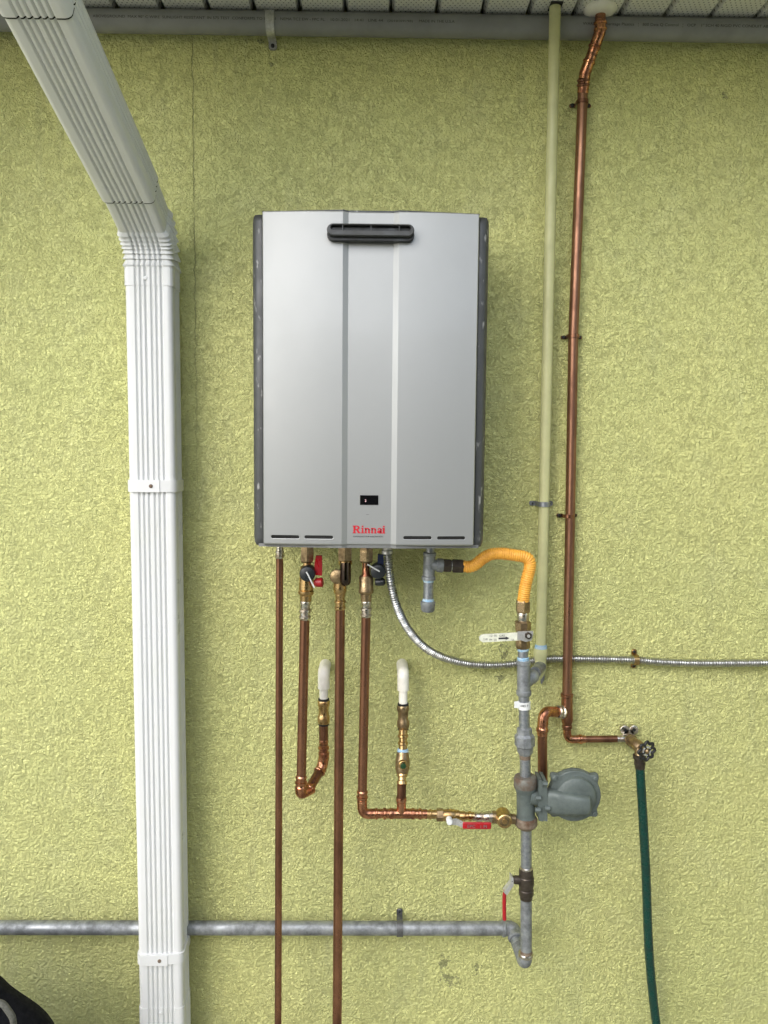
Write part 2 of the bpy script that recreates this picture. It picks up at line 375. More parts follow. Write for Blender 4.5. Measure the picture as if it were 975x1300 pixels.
# soffit
sm = bpy.data.materials.new('perforated vinyl'); sm.use_nodes = True
def perf(m):
    nt = m.node_tree; b = nt.nodes['Principled BSDF']; L = nt.links.new
    tc = nt.nodes.new('ShaderNodeTexCoord'); sx = nt.nodes.new('ShaderNodeSeparateXYZ'); L(tc.outputs['Object'], sx.inputs[0])
    def ma(op, a, b_=None):
        n = nt.nodes.new('ShaderNodeMath'); n.operation = op
        for i, x in enumerate((a, b_)):
            if x is None: continue
            if isinstance(x, (int, float)): n.inputs[i].default_value = x
            else: L(x, n.inputs[i])
        return n.outputs[0]
    P = .0105
    ix = ma('DIVIDE', sx.outputs[0], P); iy = ma('DIVIDE', sx.outputs[1], P * .8)
    row = ma('MODULO', ma('FLOOR', ma('ADD', iy, 1000.0)), 2.0)
    fx = ma('SUBTRACT', ma('FRACT', ma('ADD', ma('ADD', ix, 1000.0), ma('MULTIPLY', row, .5))), .5); fy = ma('SUBTRACT', ma('FRACT', ma('ADD', iy, 1000.0)), .5)
    d = ma('SQRT', ma('ADD', ma('MULTIPLY', fx, fx), ma('MULTIPLY', ma('MULTIPLY', fy, fy), .64)))
    k = nt.nodes.new('ShaderNodeMapRange'); k.inputs[1].default_value = .10; k.inputs[2].default_value = .17; k.inputs[3].default_value = 1; k.inputs[4].default_value = 0; L(d, k.inputs[0])
    mx = nt.nodes.new('ShaderNodeMix'); mx.data_type = 'RGBA'; L(k.outputs[0], mx.inputs[0]); mx.inputs[6].default_value = (.70, .70, .64, 1); mx.inputs[7].default_value = (.02, .02, .018, 1)
    L(mx.outputs[2], b.inputs['Base Color']); b.inputs['Roughness'].default_value = .5
perf(sm)
sp_w = (at(553, 15, 0).x - at(382, 15, 0).x) / 3.0
x0s = at(382, 15, 0).x
mb = MB(); mb.box((0, -OVER / 2, SOF + .03), 9, OVER - .01, .01); soff = mb.build('soffit', MT['soffit'], house, smooth=False)
proto = None
for k in range(-22, 23):
    xa = x0s + k * sp_w
    if proto is None:
        m_ = MB(); a = .002; Y0, Y1 = -.012, -OVER + .004
        prof = [(a, .014), (a + .007, 0), (sp_w - a - .004, 0), (sp_w - a, .014), (sp_w - a, .016), (a, .016)]
        m_.prism([V((x, Y0, SOF + z)) for x, z in prof], (0, Y1 - Y0, 0))
        proto = m_.build('soffit_panel', sm, soff, smooth=False); proto.location.x = xa
    else:
        c = proto.copy(); COL.objects.link(c); c.location.x = xa
mb = MB(); mb.box((0, -.007, SOF + .0), 9, .014, .003); mb.build('soffit_channel', MT['soffit'], house, smooth=False)

# trees seen only as reflections; unseen leaf block added to hold back frontal light
def foliage(name, label, cat, c, rx, ry, rz, n, kind=None, leaf=.16, parent=None):
    rng = np.random.default_rng(int(abs(c[0] * 100 + c[1] * 7)) + n)
    m_ = MB(); vs = []; fs = []
    for i in range(n):
        u = rng.normal(size=3); u /= np.linalg.norm(u); rr = rng.uniform(.6, 1) ** .5
        p = V((c[0] + u[0] * rx * rr, c[1] + u[1] * ry * rr, c[2] + u[2] * rz * rr))
        a = V(rng.normal(size=3)).normalized(); D, U, W = frame(a); l = leaf * rng.uniform(.6, 1.3)
        q = len(vs); vs += [p - U * l, p - W * l * .5, p + U * l, p + W * l * .5]; fs.append((q, q + 1, q + 2, q + 3))
    m_.add(vs, fs); o = m_.build(name, MT['leaf_now'], parent, smooth=False)
    if not parent: o['label'] = label; o['category'] = cat
    if kind: o['kind'] = kind
    return o
for i, (x, y, h, r) in enumerate([(3.3, -5.2, 2.7, 1.5), (5.0, -8.0, 3.0, 1.8), (9.5, -10, 4.5, 2.4)]):
    t = thing('tree', ['round leafy tree across the lawn, nearest the hedge', 'round leafy tree across the lawn, at the right end', 'tallest leafy tree far across the lawn'][i], 'tree', (x, y, 0))
    m_ = MB(); m_.tube([(x, y, 0), (x + .1, y, h * .5), (x, y + .1, h)], [.18, .13, .06], 10); m_.build('trunk', MT['bark'], t)
    MT['leaf_now'] = MT['leaf'] if i != 1 else mat('pale yellow leaf', (.24, .24, .07), .5, 0, .2, 3)  # second crown paled so it reflects brighter and yellower in the metal
    foliage('crown', '', '', (x, y, h), r, r, r * .9, 2600, parent=t)

def blocker_hedge(c, sx, sy, sz, n):
    rng = np.random.default_rng(5); m_ = MB(); vs = []; fs = []
    for i in range(n):
        p = V((c[0] + rng.uniform(-sx, sx), c[1] + rng.uniform(-sy, sy), rng.uniform(0, sz)))
        D, U, W = frame(V(rng.normal(size=3))); l = .11 * rng.uniform(.6, 1.3); q = len(vs)
        vs += [p - U * l, p - W * l * .5, p + U * l, p + W * l * .5]; fs.append((q, q + 1, q + 2, q + 3))
    m_.add(vs, fs); o = m_.build('hedge', MT['leaf'], None, smooth=False); o['kind'] = 'stuff'; o['label'] = 'tall clipped leafy hedge across the side yard from the wall'; o['category'] = 'hedge'
blocker_hedge((.3, -4.3), 1.8, .35, 2.6, 8000)

# ================================================================== DOWNSPOUT
def ds_section(C, Dv, scale=1.0, dx=0.0):
    """rectangular 4x3 inch outline with ribs on the faces, chamfered corners; plane normal Dv, local x = world x"""
    W_, H_ = .101 * scale, .072 * scale
    X = V((1, 0, 0)); Dv = V(Dv).normalized(); Y = X.cross(Dv).normalized()      # Y: out of the front face
    if Y.y > 0: Y = -Y
    pts = []
    hw, hh, ch = W_ / 2, H_ / 2, .010
    def rib(u):                         # front ribs
        r_ = 0
        for c0 in (-.0265, -.016, -.0055, .007, .0175, .028):
            t = abs(u - c0) / .0036
            if t < 1: r_ = max(r_, .0046 * (1 + math.cos(math.pi * t)) / 2)
        return -r_
    us = [-hw + ch + i * (W_ - 2 * ch) / 92 for i in range(93)]
    pts += [(u, hh + rib(u)) for u in us]
    cr = .016
    pts[-1] = (hw - ch, hh)
    def sr(v):
        r_ = 0
        for c0 in (-.016, -.004, .008):
            t = abs(v - c0) / .004
            if t < 1: r_ = max(r_, .0035 * (1 + math.cos(math.pi * t)) / 2)
        return -r_
    vs_ = [hh - ch - i * (H_ - 2 * ch) / 40 for i in range(41)]
    for q in (1, 2): a = R(90 - q * 30); pts.append((hw - ch + math.cos(a) * ch, hh - ch + math.sin(a) * ch))
    pts += [(hw + sr(v), v) for v in vs_]
    for q in (1, 2): a = R(-q * 30); pts.append((hw - ch + math.cos(a) * ch, -hh + ch + math.sin(a) * ch))
    pts += [(hw - ch, -hh), (-hw + ch, -hh)]
    for q in (1, 2): a = R(270 - q * 30); pts.append((-hw + ch + math.cos(a) * ch, -hh + ch + math.sin(a) * ch))
    pts += [(-hw - sr(-v) * -1 * -1, -v) for v in vs_]
    for q in (1, 2): a = R(180 - q * 30); pts.append((-hw + ch + math.cos(a) * ch, hh - ch + math.sin(a) * ch))
    return [V(C) + X * (u + dx) + Y * v for u, v in pts]
HD = .072 / 2
DF = .098                                            # front face distance from wall
def dsx(py): return 158.7 + (py - 320) * .0179 + 28.5   # centre of the front face in the photo
pA = at(dsx(330), 330, DF); pB = at(dsx(1297), 1297, DF); pG = at(dsx(1400), 1400, DF)
yc = -DF + HD
low_top = V((pA.x, yc, pA.z)); low_bot = V((pB.x + (pB.x - pA.x) * .06, yc, .06))
ds = thing('downspout', 'white ribbed aluminium downspout with a crimped elbow, strapped to the left of the wall', 'downspout', (low_bot.x, yc, 0))
zj = at(dsx(349), 349, DF).z; zb = at(dsx(1280), 1280, DF).z
def on_axis(z):
    t = (z - low_top.z) / (low_bot.z - low_top.z); return low_top.lerp(low_bot, t)
ax = (low_bot - low_top).normalized()
mb = MB(); mb.loft([ds_section(on_axis(z), ax) for z in [zj - i * (zj - zb + .03) / 20 for i in range(21)]]); mb.build('lower_pipe', MT['white_alu'], ds)
mb = MB(); mb.loft([ds_section(on_axis(z), ax, 1.03) for z in (zb, zb * .5, .02)]); mb.build('bottom_pipe', MT['white_alu'], ds)
# crimped elbow between wall run and slanting run
eb = at(dsx(322), 322, DF); top_f = at(44, 18, .55)        # front-face centre of the slanted run, far end
mid_f = at(163.5, 259, .205)
upd = (top_f - mid_f).normalized()
elb = [on_axis(zj - .022), on_axis(zj - .001), on_axis(eb.z)]
Yup = V((1, 0, 0)).cross(upd).normalized(); Yup = -Yup if Yup.y > 0 else Yup
s0 = mid_f - Yup * HD
s1 = top_f - Yup * HD
corner = on_axis(eb.z + .004); corner.z += .03
path = [on_axis(eb.z)]
PZ = s0.z - (s0.y - yc) * upd.z / upd.y
cv = bend([on_axis(PZ - .14), V((on_axis(PZ).x, yc, PZ)), s0 + upd * .002], .10, 60)[1:]
secs = [ds_section(on_axis(zj - .022), ax, 1.035), ds_section(on_axis(zj - .0), ax, 1.035), ds_section(on_axis(PZ - .066), ax, 1.03)]
m = len(cv)
for i, p in enumerate(cv):
    a = cv[max(i - 1, 0)]; b_ = cv[min(i + 1, m - 1)]; T = (b_ - a)
    ph = (i / (m - 1) * 7) % 1.0
    secs.append(ds_section(p, T, .98 + .115 * (1 - ph) ** 1.3 * (1 if i < m - 3 else 0)))
j0 = s0 + upd * .002
j1 = s0 + upd * .045
secs += [ds_section(j0, upd, .965), ds_section(j1, upd, .965)]
mb = MB(); mb.loft(secs); mb.build('elbow', MT['white_alu'], ds, angle=28)
mb = MB(); a = s0 + upd * .004
mb.loft([ds_section(a + (s1 - a) * t, upd, 1.035) for t in (0, .25, .5, .75, 1)]); mb.build('slanted_pipe', MT['white_alu'], ds)
mb = MB(); ext = s1 + upd * .10
mb.loft([ds_section(s1 - upd * .004, upd, 1.075), ds_section(s1 + upd * .05, upd, 1.07), ds_section(ext, (upd + V((0, 0, .6))), 1.0), ds_section(V((ext.x, -OVER - .05, SOF + .03)), V((0, -.05, 1)), 1.0)])
mb.build('upper_elbow', MT['white_alu'], ds)
for c_, k_ in ((s1 - upd * .0045, 1.062), (s0 + upd * .0035, 1.015)):  # dark rings coloured as the shadow gap and grime under the lips
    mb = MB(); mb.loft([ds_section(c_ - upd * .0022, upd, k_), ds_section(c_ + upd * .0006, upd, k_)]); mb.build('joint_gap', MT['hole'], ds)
def ds_strap(py, hpx, overlap, tilt=0.0):
    z = at(dsx(py), py, DF).z; h = hpx * sc(DF); c = on_axis(z)
    hw, hh, ch = .0525, .0385, .012
    def ring(zz, g):
        L = []
        for (sx_, sy_, a0) in ((1, 1, 90), (1, -1, 0), (-1, -1, -90), (-1, 1, -180)):
            for q in range(5):
                a = R(a0 - q * 22.5)
                L.append(V((c.x + sx_ * (hw - ch) + math.cos(a) * (ch + g), c.y - (sy_ * (hh - ch) + math.sin(a) * (ch + g)), zz + tilt * (sx_ > 0) * (1 if sy_ < 0 else .3))))
        return L
    m_ = MB(); m_.loft([ring(z - h / 2, -.001), ring(z - h / 2, .0012), ring(z + h / 2, .0012), ring(z + h / 2, -.001)])
    st = m_.build('strap', MT['white_alu'], ds)
    m_ = MB(); yf = c.y - hh - .0022
    m_.box((c.x - .0165 + overlap, yf, z), .062, .0016, h * 1.03); m_.build('overlap_tab', MT['white_alu'], st, smooth=False)
    m_ = MB(); m_.lathe((c.x + .0, yf - .0005, z), (0, -1, 0), [(0, .0042), (.0015, .0042), (.0028, .0022)], 12); m_.build('screw', MT['rust'], st)
ds_strap(617, 15, .004)
ds_strap(1218, 14, .004, .010)
for (px, py) in ((185, 353), (204, 1286)):
    p = at(px, py, DF); m_ = MB(); m_.lathe((p.x, p.y + .001, p.z), (0, -1, 0), [(0, .0045), (.002, .0045), (.0035, .0028)], 12); m_.build('screw', MT['white_alu'], ds)
# feet of paint spots / dirt flecks are in the metal's own finish

# ================================================================== TOP CONDUIT
A = at(-400, 32 - 14.5 + 1.5, .032); cd = conduit_c
top = thing('plastic_conduit', 'grey plastic conduit with printed lettering running under the soffit', 'conduit', (0, -.032, cd.z))
CR = .0232
mb = MB(); mb.tube([(-3.5, -.032, cd.z), (0, -.032, cd.z), (3.5, -.032, cd.z)], CR, 40); tube_o = mb.build('pipe', MT['grey_pvc'], top)
def ring_text(txt, px0, px1, size, ang=-12):
    vs, fs = text_geo(txt, size, 0.0)
    x0, x1 = at(px0, 32, .055).x, at(px1, 32, .055).x; mn = min(v[0] for v in vs); mx = max(v[0] for v in vs); k = (x1 - x0) / (mx - mn)
    m_ = MB(); r = CR + .0002
    m_.add([(x0 + (v[0] - mn) * k, -.032 - r * math.cos(R(ang) + v[1] / r), cd.z + r * math.sin(R(ang) + v[1] / r)) for v in vs], fs)
    m_.build('lettering', MT['print'], tube_o, smooth=False)
ring_text('ABOVEGROUND  MAX 90\u00b0 C WIRE  SUNLIGHT RESISTANT  IN 575 TEST  CONFORMS TO UL 651   NEMA TC2 EW - FPC FL', 118, 412, .0075)
ring_text('10.01.2021   14:41   LINE 44', 420, 486, .0075)
ring_text('(2010109198)', 492, 524, .006)
ring_text('MADE IN THE U.S.A', 532, 577, .0075)
ring_text('WARNING Heritage Plastics   |   800 Data Q Control   |   OCP    1" SCH 40 RIGID PVC CONDUIT ABOVEGROUND', 740, 1010, .0078)
def u_strap(parent, px, py, d, rad, wid, material, horizontal=True, tabs=(1,), tl=.018, hole=.0045, pipe_d=None, name='strap', thick=.0018, tabw=None):
    """strap over a pipe: c = pipe centre; axis along x (horizontal) or z"""
    c = at(px, py, d); m_ = MB(); t = thick; tabw = tabw or wid
    def Q(along, across, out): return V((c.x + along, -out, c.z + across)) if horizontal else V((c.x + across, -out, c.z + along))
    out = []; r = rad + .0006
    n = 20
    def loop(r_): 
        L = [(-r_ , .002)] if -1 in tabs else [(-r_, d)]
        L += [(math.cos(math.pi - math.pi * i / n) * r_, d + math.sin(math.pi * i / n) * r_) for i in range(n + 1)]
        L += [(r_, .002)] if 1 in tabs else [(r_, d)]
        return L
    a, b_ = loop(r), loop(r + t)
    pts = [Q(0, u, o) for u, o in a] + [Q(0, u, o) for u, o in reversed(b_)]
    ex = Q(wid, 0, 0) - Q(0, 0, 0)
    m_.prism([p - ex / 2 for p in pts], ex)
    st = m_.build(name, material, parent)
    for sgn in tabs:
        m2 = MB(); cc = Q(0, sgn * (r + tl / 2 + t / 2), .0035); m2.box(cc, tabw if horizontal else tl, .003, tl if horizontal else tabw, bev=min(tl, tabw) * .38); m2.build('tab', material, st)
        m2 = MB(); hc = Q(0, sgn * (r + tl * .55), .005); m2.lathe(hc, (0, -1, 0), [(0, hole), (.0018, hole), (.003, hole * .6)], 14); m2.build('screw', MT['plug_black'], st)
    return st
u_strap(top, 344, 30, .032, CR, .018, MT['steel'], True, (-1,), .016, .0042)

# ================================================================== CREAM VERTICAL PIPE (with painted strap and blue fitting)
cp = thing('painted_conduit', 'thin lime painted pipe running up through the soffit beside the copper pipe', 'pipe', at(686, 835, .02))
a, b_ = at(704.5, 12, .068), at(686.5, 822, .024)
mb = MB(); mb.tube([V((a.x, a.y, SOF + .04)), b_], 6.6 * sc(.02), 24); mb.build('pipe', MT['cream'], cp)
u_strap(cp, 690.5, 640, .034, 6.6 * sc(.02), .011, MT['galv'], False, (-1, 1), .014, .0022)
mb = MB(); pl(mb, (686.6, 818, .024), (686.4, 842, .024), [(0, 7.2), (3, 8), (6, 8)]); mb.build('collar', MT['blue_tape'], cp)
mb = MB(); pl(mb, (686.5, 823, .024), (686, 842, .024), [(0, 8.2), (3, 9), (8, 9), (12, 8), (18, 7)]); mb.tube(spline([at(686, 838, .024), at(686, 848, .028), at(683, 855, .040), at(679, 859, .05)]), 7.5 * sc(.03), 18)
mb.build('elbow', MT['cream'], cp)
mb = MB(); mb.prism([at(684, 850, .008), at(692, 848, .008), at(691, 862, .008), at(687.5, 869, .008)], (0, .006, 0)); mb.build('bracket', MT['galv'], cp, smooth=False)
# hole in soffit round the pipe
mb = MB(); mb.box((a.x + .001, a.y, SOF - .0012), .026, .034, .002); mb.build('pipe_hole', MT['hole'], soff, smooth=False)

# ================================================================== WATER HEATER
FD = .245
X0 = at(319.6, 480, FD - .02).x; X1 = at(619.2, 480, FD - .02).x; Z1 = at(470, 267, FD).z; Z0 = at(470, 696.5, FD).z
wh = thing('water_heater', 'silver wall mounted tankless water heater with charcoal sides and black exhaust grille', 'water heater', ((X0 + X1) / 2, -.02, Z0))
xl = X0 + .0225; xr = X1 - .0225
ca = at(434.5, 480, FD).x; cb = at(441.5, 480, FD).x; cc_ = at(498, 480, FD).x; cd_ = at(505, 480, FD).x
def fz(loopf, levels): return [loopf(z, ins) for z, ins in levels]
# cabinet
def cab(z, ins):
    h = .02; w0, w1 = X0 + .004 + ins, X1 - .004 - ins
    return [V((w0, -h, z)), V((w0, -FD + .05, z)), V((w1, -FD + .05, z)), V((w1, -h, z))]
mb = MB(); mb.loft([cab(Z0 + .006, 0), cab(Z1 - .006, 0)]); mb.build('cabinet', MT['case_grey'], wh, smooth=False)
# side trims
for s_ in (0, 1):
    def trim(z, ins):
        L = []
        # outline from back outer, round the front corner, to the groove
        pts = [(0.0, .03), (0.0, FD - .045), (.0012, FD - .034), (.0045, FD - .025), (.010, FD - .0195), (.0165, FD - .0175), (.0215, FD - .0175), (.0215, .03)]
        for u, o in pts:
            u2 = max(u, ins * .8) if u < .02 else u; o2 = min(o, FD - .0175 - ins * .9) if o > .1 else o
            x = X0 + u2 if s_ == 0 else X1 - u2
            L.append(V((x, -o2, z)))
        return L
    mb = MB(); mb.loft([trim(Z0 + .0, .016), trim(Z0 + .003, .009), trim(Z0 + .009, .003), trim(Z0 + .018, 0), trim(Z1 - .018, 0), trim(Z1 - .010, .003), trim(Z1 - .004, .009), trim(Z1 - .0005, .019)])
    mb.build('side_panel', MT['case_grey'], wh, angle=50)
# silver front
def front(z, ins, g=.0):
    L = []; n = 14
    for i in range(n + 1):
        t = i / n; x = xl + (ca - xl) * t; L.append((x, FD - .009 * (1 - t) ** 2))
    L[0] = (xl, FD - .020); L.insert(1, (xl + .001, FD - .0115)); L.insert(2, (xl + .003, FD - .0085))
    L += [(cb, FD - .0058), (cc_, FD - .0058), (cd_, FD)]
    Rr = []
    for i in range(n + 1):
        t = i / n; x = xr - (xr - cd_) * t; Rr.append((x, FD - .009 * (1 - t) ** 2))
    Rr[0] = (xr, FD - .020); Rr.insert(1, (xr - .001, FD - .0115)); Rr.insert(2, (xr - .003, FD - .0085))
    L += list(reversed(Rr))[1:]
    L = [(x, min(o - ins, 9)) for x, o in L]
    L += [(xr, FD - .06), (xl, FD - .06)]
    return [V((x, -o, z)) for x, o in L]
zs0 = Z0 + .0055
mb = MB(); mb.loft([front(zs0, .006), front(zs0 + .001, .0025), front(zs0 + .003, .0005), front(zs0 + .006, 0), front(Z1 - .006, 0), front(Z1 - .003, .0006), front(Z1 - .0012, .0025), front(Z1, .006)])
mb.build('front_panel', MT['silver'], wh, angle=24)
mb = MB(); mb.loft([[V((x, -o, z)) for x, o in ((X0 + .012, .03), (X0 + .012, FD - .022), (ca, FD - .004), (cb, FD - .009), (cc_, FD - .009), (cd_, FD - .004), (X1 - .012, FD - .022), (X1 - .012, .03))] for z in (Z0, zs0 + .001)])
mb.build('bottom_tray', MT['tray'], wh, smooth=False)
mb = MB(); mb.loft([[V((x, -o, z)) for x, o in ((X0 + .022, .03), (X0 + .022, FD - .020), (ca, FD - .003), (cb, FD - .008), (cc_, FD - .008), (cd_, FD - .003), (X1 - .022, FD - .020), (X1 - .022, .03))] for z in (Z1 - .001, Z1 + .0018)])
mb.build('top_cover', MT['case_grey'], wh, smooth=False)
def surf(x):
    if x < ca: return FD - .009 * (1 - (x - xl) / (ca - xl)) ** 2
    if x > cd_: return FD - .009 * (1 - (xr - x) / (xr - cd_)) ** 2
    return FD - .0058
def stadium(x0, x1, z0, z1, o, n=8, follow=False):
    if follow:
        L = []; r = (z1 - z0) / 2
        pts_ = stadium(x0, x1, z0, z1, 0, n)
        m0 = [(x0 + r) + (x1 - x0 - 2 * r) * k / 6 for k in range(1, 6)]
        top_ = [V((x, 0, z1)) for x in m0]; bot_ = [V((x, 0, z0)) for x in reversed(m0)]
        full = pts_[:n + 1] + bot_ + pts_[n + 1:] + top_
        return [V((p.x, -(surf(p.x) + o), p.z)) for p in full]
    r = (z1 - z0) / 2; zc = (z0 + z1) / 2; L = []
    for i in range(n + 1): a = R(90 - 180 * i / n); L.append(V((x1 - r + math.cos(a) * r, -o, zc + math.sin(a) * r)))
    for i in range(n + 1): a = R(270 - 180 * i / n); L.append(V((x0 + r + math.cos(a) * r, -o, zc + math.sin(a) * r)))
    return L
# louvre slots: a raised rim with a dark plate coloured as the shade inside
def slot(pa, pb, py0, py1, depth):
    x0, x1 = at(pa, 680, FD).x, at(pb, 680, FD).x; z1, z0 = at(pa, py0, FD).z, at(pa, py1, FD).z; e = .0013
    m_ = MB(); m_.loft([stadium(x0 - e, x1 + e, z0 - e, z1 + e, -.002, follow=True), stadium(x0 - e, x1 + e, z0 - e, z1 + e, .0011, follow=True), stadium(x0, x1, z0, z1, .0007, follow=True), stadium(x0, x1, z0, z1, -.002, follow=True)], cap=False)
    rim = m_.build('vent_slot', MT['silver'], wh)
    m_ = MB(); m_.loft([stadium(x0, x1, z0, z1, -.002, follow=True), stadium(x0, x1, z0, z1, .0003, follow=True)]); m_.build('opening', MT['hole'], rim, smooth=False)
dz = FD
slot(343.5, 380, 679.5, 683.7, FD - .0055); slot(386.5, 423, 679.7, 683.9, FD - .0002); slot(512, 548, 680.5, 684.7, FD + .0002); slot(555, 591, 681, 685.2, FD - .0035)
# exhaust grille
gx0, gx1 = at(414.5, 294, FD + .015).x, at(526.5, 294, FD + .015).x; gz1, gz0 = at(470, 284, FD + .02).z, at(470, 305.5, FD + .01).z
sl0, sl1 = at(420, 290, FD + .02).x, at(521.5, 290, FD + .02).x; sz1, sz0 = at(470, 286.2, FD + .02).z, at(470, 292.6, FD + .02).z
base = MB(); base.loft([stadium(gx0, gx1, gz0 - .001, gz1 - .004, FD - .012), stadium(gx0, gx1, gz0 - .001, gz1 - .004, FD + .006), stadium(gx0 + .001, gx1 - .001, gz0, gz1 - .004, FD + .012)])
gr = base.build('exhaust_grille', MT['black'], wh)
fz0 = at(470, 299.3, FD + .022).z
mb = MB(); mb.loft([stadium(gx0 + .001, gx1 - .001, fz0, gz1, FD - .008), stadium(gx0 + .001, gx1 - .001, fz0, gz1, FD + .020), stadium(gx0 + .0025, gx1 - .0025, fz0 + .0015, gz1 - .0015, FD + .0225), stadium(sl0 - .001, sl1 + .001, sz0 - .001, sz1 + .001, FD + .0225), stadium(sl0, sl1, sz0, sz1, FD + .021), stadium(sl0, sl1, sz0, sz1, FD + .004)], cap=False)
mb.build('grille_face', MT['grille_face'], gr, angle=30)
mb = MB(); mb.prism(stadium(sl0, sl1, sz0, sz1, FD + .005), (0, .004, 0)); mb.build('outlet', MT['hole'], gr, smooth=False)
for px in (435, 471, 507):
    p = at(px, 289.5, FD + .018); mb = MB(); mb.box((p.x, -(FD + .013), (sz0 + sz1) / 2), .0016, .015, sz1 - sz0 + .001); mb.build('divider', MT['grille_face'], gr, smooth=False)
# display window
wx0, wx1 = at(457, 635, FD).x, at(480.3, 635, FD).x; wz1, wz0 = at(470, 629, FD).z, at(470, 641.2, FD).z
o_ = FD - .0058
mb = MB(); mb.box(((wx0 + wx1) / 2, -o_ + .0005, (wz0 + wz1) / 2), wx1 - wx0, .003, wz1 - wz0); disp = mb.build('display_window', MT['gloss_black'], wh, smooth=False)
em = bpy.data.materials.new('lit digit'); em.use_nodes = True; em.node_tree.nodes['Principled BSDF'].inputs['Emission Color'].default_value = (1, .25, .25, 1); em.node_tree.nodes['Principled BSDF'].inputs['Emission Strength'].default_value = .35
p = at(463, 637.2, FD); flat_text('2', .0065, (p.x, -o_ - .0012, p.z), (1, 0, 0), (0, 0, 1), (0, -1, 0)).build('digit', em, disp, smooth=False)
# lettering: slab serif wordmark built from strokes
def wordmark():
    m_ = MB(); p = at(447.6, 677.3, FD); px = (at(489, 677, FD).x - p.x) / 41.0; ox, oz = p.x, p.z; o2 = -(o_ + .0003)
    def bx(x0, z0, x1, z1): m_.box((ox + (x0 + x1) / 2 * px, o2, oz + (z0 + z1) / 2 * px), (x1 - x0) * px, .0006, (z1 - z0) * px)
    def poly(P): m_.prism([V((ox + a_ * px, o2 - .0003, oz + b2 * px)) for a_, b2 in P], (0, .0006, 0))
    H = 9.6; h = 6.9
    def arch(x, n_=6, leg=2.0, w=6.2, rt=2.4):      # n-arch
        bx(x + .5, 1, x + .5 + leg, h - .9); bx(x - .1, 0, x + leg + 1.0, 1.0); bx(x - .1, h - 1.1, x + leg * .9, h)
        bx(x + w - leg + .3, 1, x + w + .3, h - 1.8); bx(x + w - leg - .2, 0, x + w + .8, 1.0)
        P = []
        for i in range(9): a_ = math.pi * (1 - i / 8); P.append((x + .5 + w / 2 + math.cos(a_) * w / 2, h - 2.6 + math.sin(a_) * 2.6))
        for i in range(9): a_ = math.pi * (i / 8); P.append((x + .5 + w / 2 + math.cos(a_) * (w / 2 - leg) - .2, h - 2.6 + math.sin(a_) * 1.1))
        poly(P)
    def ii(x): bx(x + .6, 1, x + 2.7, h); bx(x - .1, 0, x + 3.4, 1.0); bx(x - .1, h - 1.05, x + 1, h); bx(x + .6, h + .9, x + 2.7, H)
    # R
    bx(.9, 1, 3.3, H - 1); bx(0, 0, 4.2, 1.05); bx(0, H - 1.05, 3, H)
    P = []
    for i in range(11): a_ = math.pi / 2 - math.pi * i / 10; P.append((5.6 + math.cos(a_) * 3.1, H - 2.6 + math.sin(a_) * 2.6))
    P += [(3.0, H - 5.2), (3.0, H - 4.1)]
    for i in range(11): a_ = -math.pi / 2 + math.pi * i / 10; P.append((5.0 + math.cos(a_) * 1.2, H - 2.6 + math.sin(a_) * 1.45))
    P += [(3.0, H - 1.15), (3.0, H)]; poly(P)
    poly([(4.2, H - 5.0), (6.8, H - 5.0), (9.2, 1.0), (10.2, 1.0), (10.2, 0), (6.6, 0)])
    ii(10.8); arch(15.0); arch(23.0)
    # a
    x = 31.0; bx(x + 3.6, 1, x + 5.7, h - 1.6); bx(x + 3.6, 0, x + 6.6, 1.0)
    P = [(x + .3, h - 2.2)] + [(x + 3.0 + math.cos(math.pi * (1 - i / 8)) * 2.7, h - 2.3 + math.sin(math.pi * i / 8) * 2.3) for i in range(9)] + [(x + 3.0 + math.cos(math.pi * i / 8) * 1.0, h - 2.3 + math.sin(math.pi * i / 8) * 1.1) for i in range(9)]
    poly(P)
    P = [(x + 2.6 + math.cos(2 * math.pi * i / 20) * 2.6, 2.0 + math.sin(2 * math.pi * i / 20) * 2.0) for i in range(20)]; poly(P)
    ii(37.6)
    return m_
wordmark().build('wordmark', MT['logo_red'], wh, smooth=False)
p = at(448.5, 682.3, FD); flat_text('EXPERIENCE OUR INNOVATION.', .0042, (p.x, -o_ - .0002, p.z), (1, 0, 0), (0, 0, 1), (0, -1, 0), width=at(486.5, 682, FD).x - p.x).build('tagline', MT['print'], wh, smooth=False)
p = at(466.5, 653.5, FD); mb = MB(); mb.box((p.x, -o_ - .0001, p.z), .006, .0006, .0009); mb.build('print_mark', MT['tray'], wh, smooth=False)

# ================================================================== PRESS FITTING PROFILES
def press(y0, y1, hw=7.2, flip=False):
    """two beads and a socket"""
    L = y1 - y0
    p = [(0, hw * .92), (.06 * L, hw * 1.0), (.22 * L, hw * 1.02), (.26 * L, hw * .94), (.42 * L, hw * .94), (.46 * L, hw * 1.16), (.56 * L, hw * 1.18), (.60 * L, hw * 1.0), (.76 * L, hw * 1.0), (.80 * L, hw * 1.12), (.90 * L, hw * 1.12), (.96 * L, hw * .96), (L, hw * .9)]
    if flip: p = [(L - t, r) for t, r in reversed(p)]
    return [(y0 + t, r) for t, r in p]
def vseg(parent, name, material, x0, y0, x1, y1, d, prof, n=24, phase=0.0, d2=None, smooth=True, angle=35, label=None):
    """lathe along a line; prof given with absolute photo rows (for near vertical runs)"""
    m_ = MB(); d2 = d if d2 is None else d2
    pl(m_, (x0, y0, d), (x1, y1, d2), [((t - y0), r) for t, r in prof], n=n, phase=phase)
    return m_.build(name, material, parent, smooth=smooth, angle=angle, label=label)
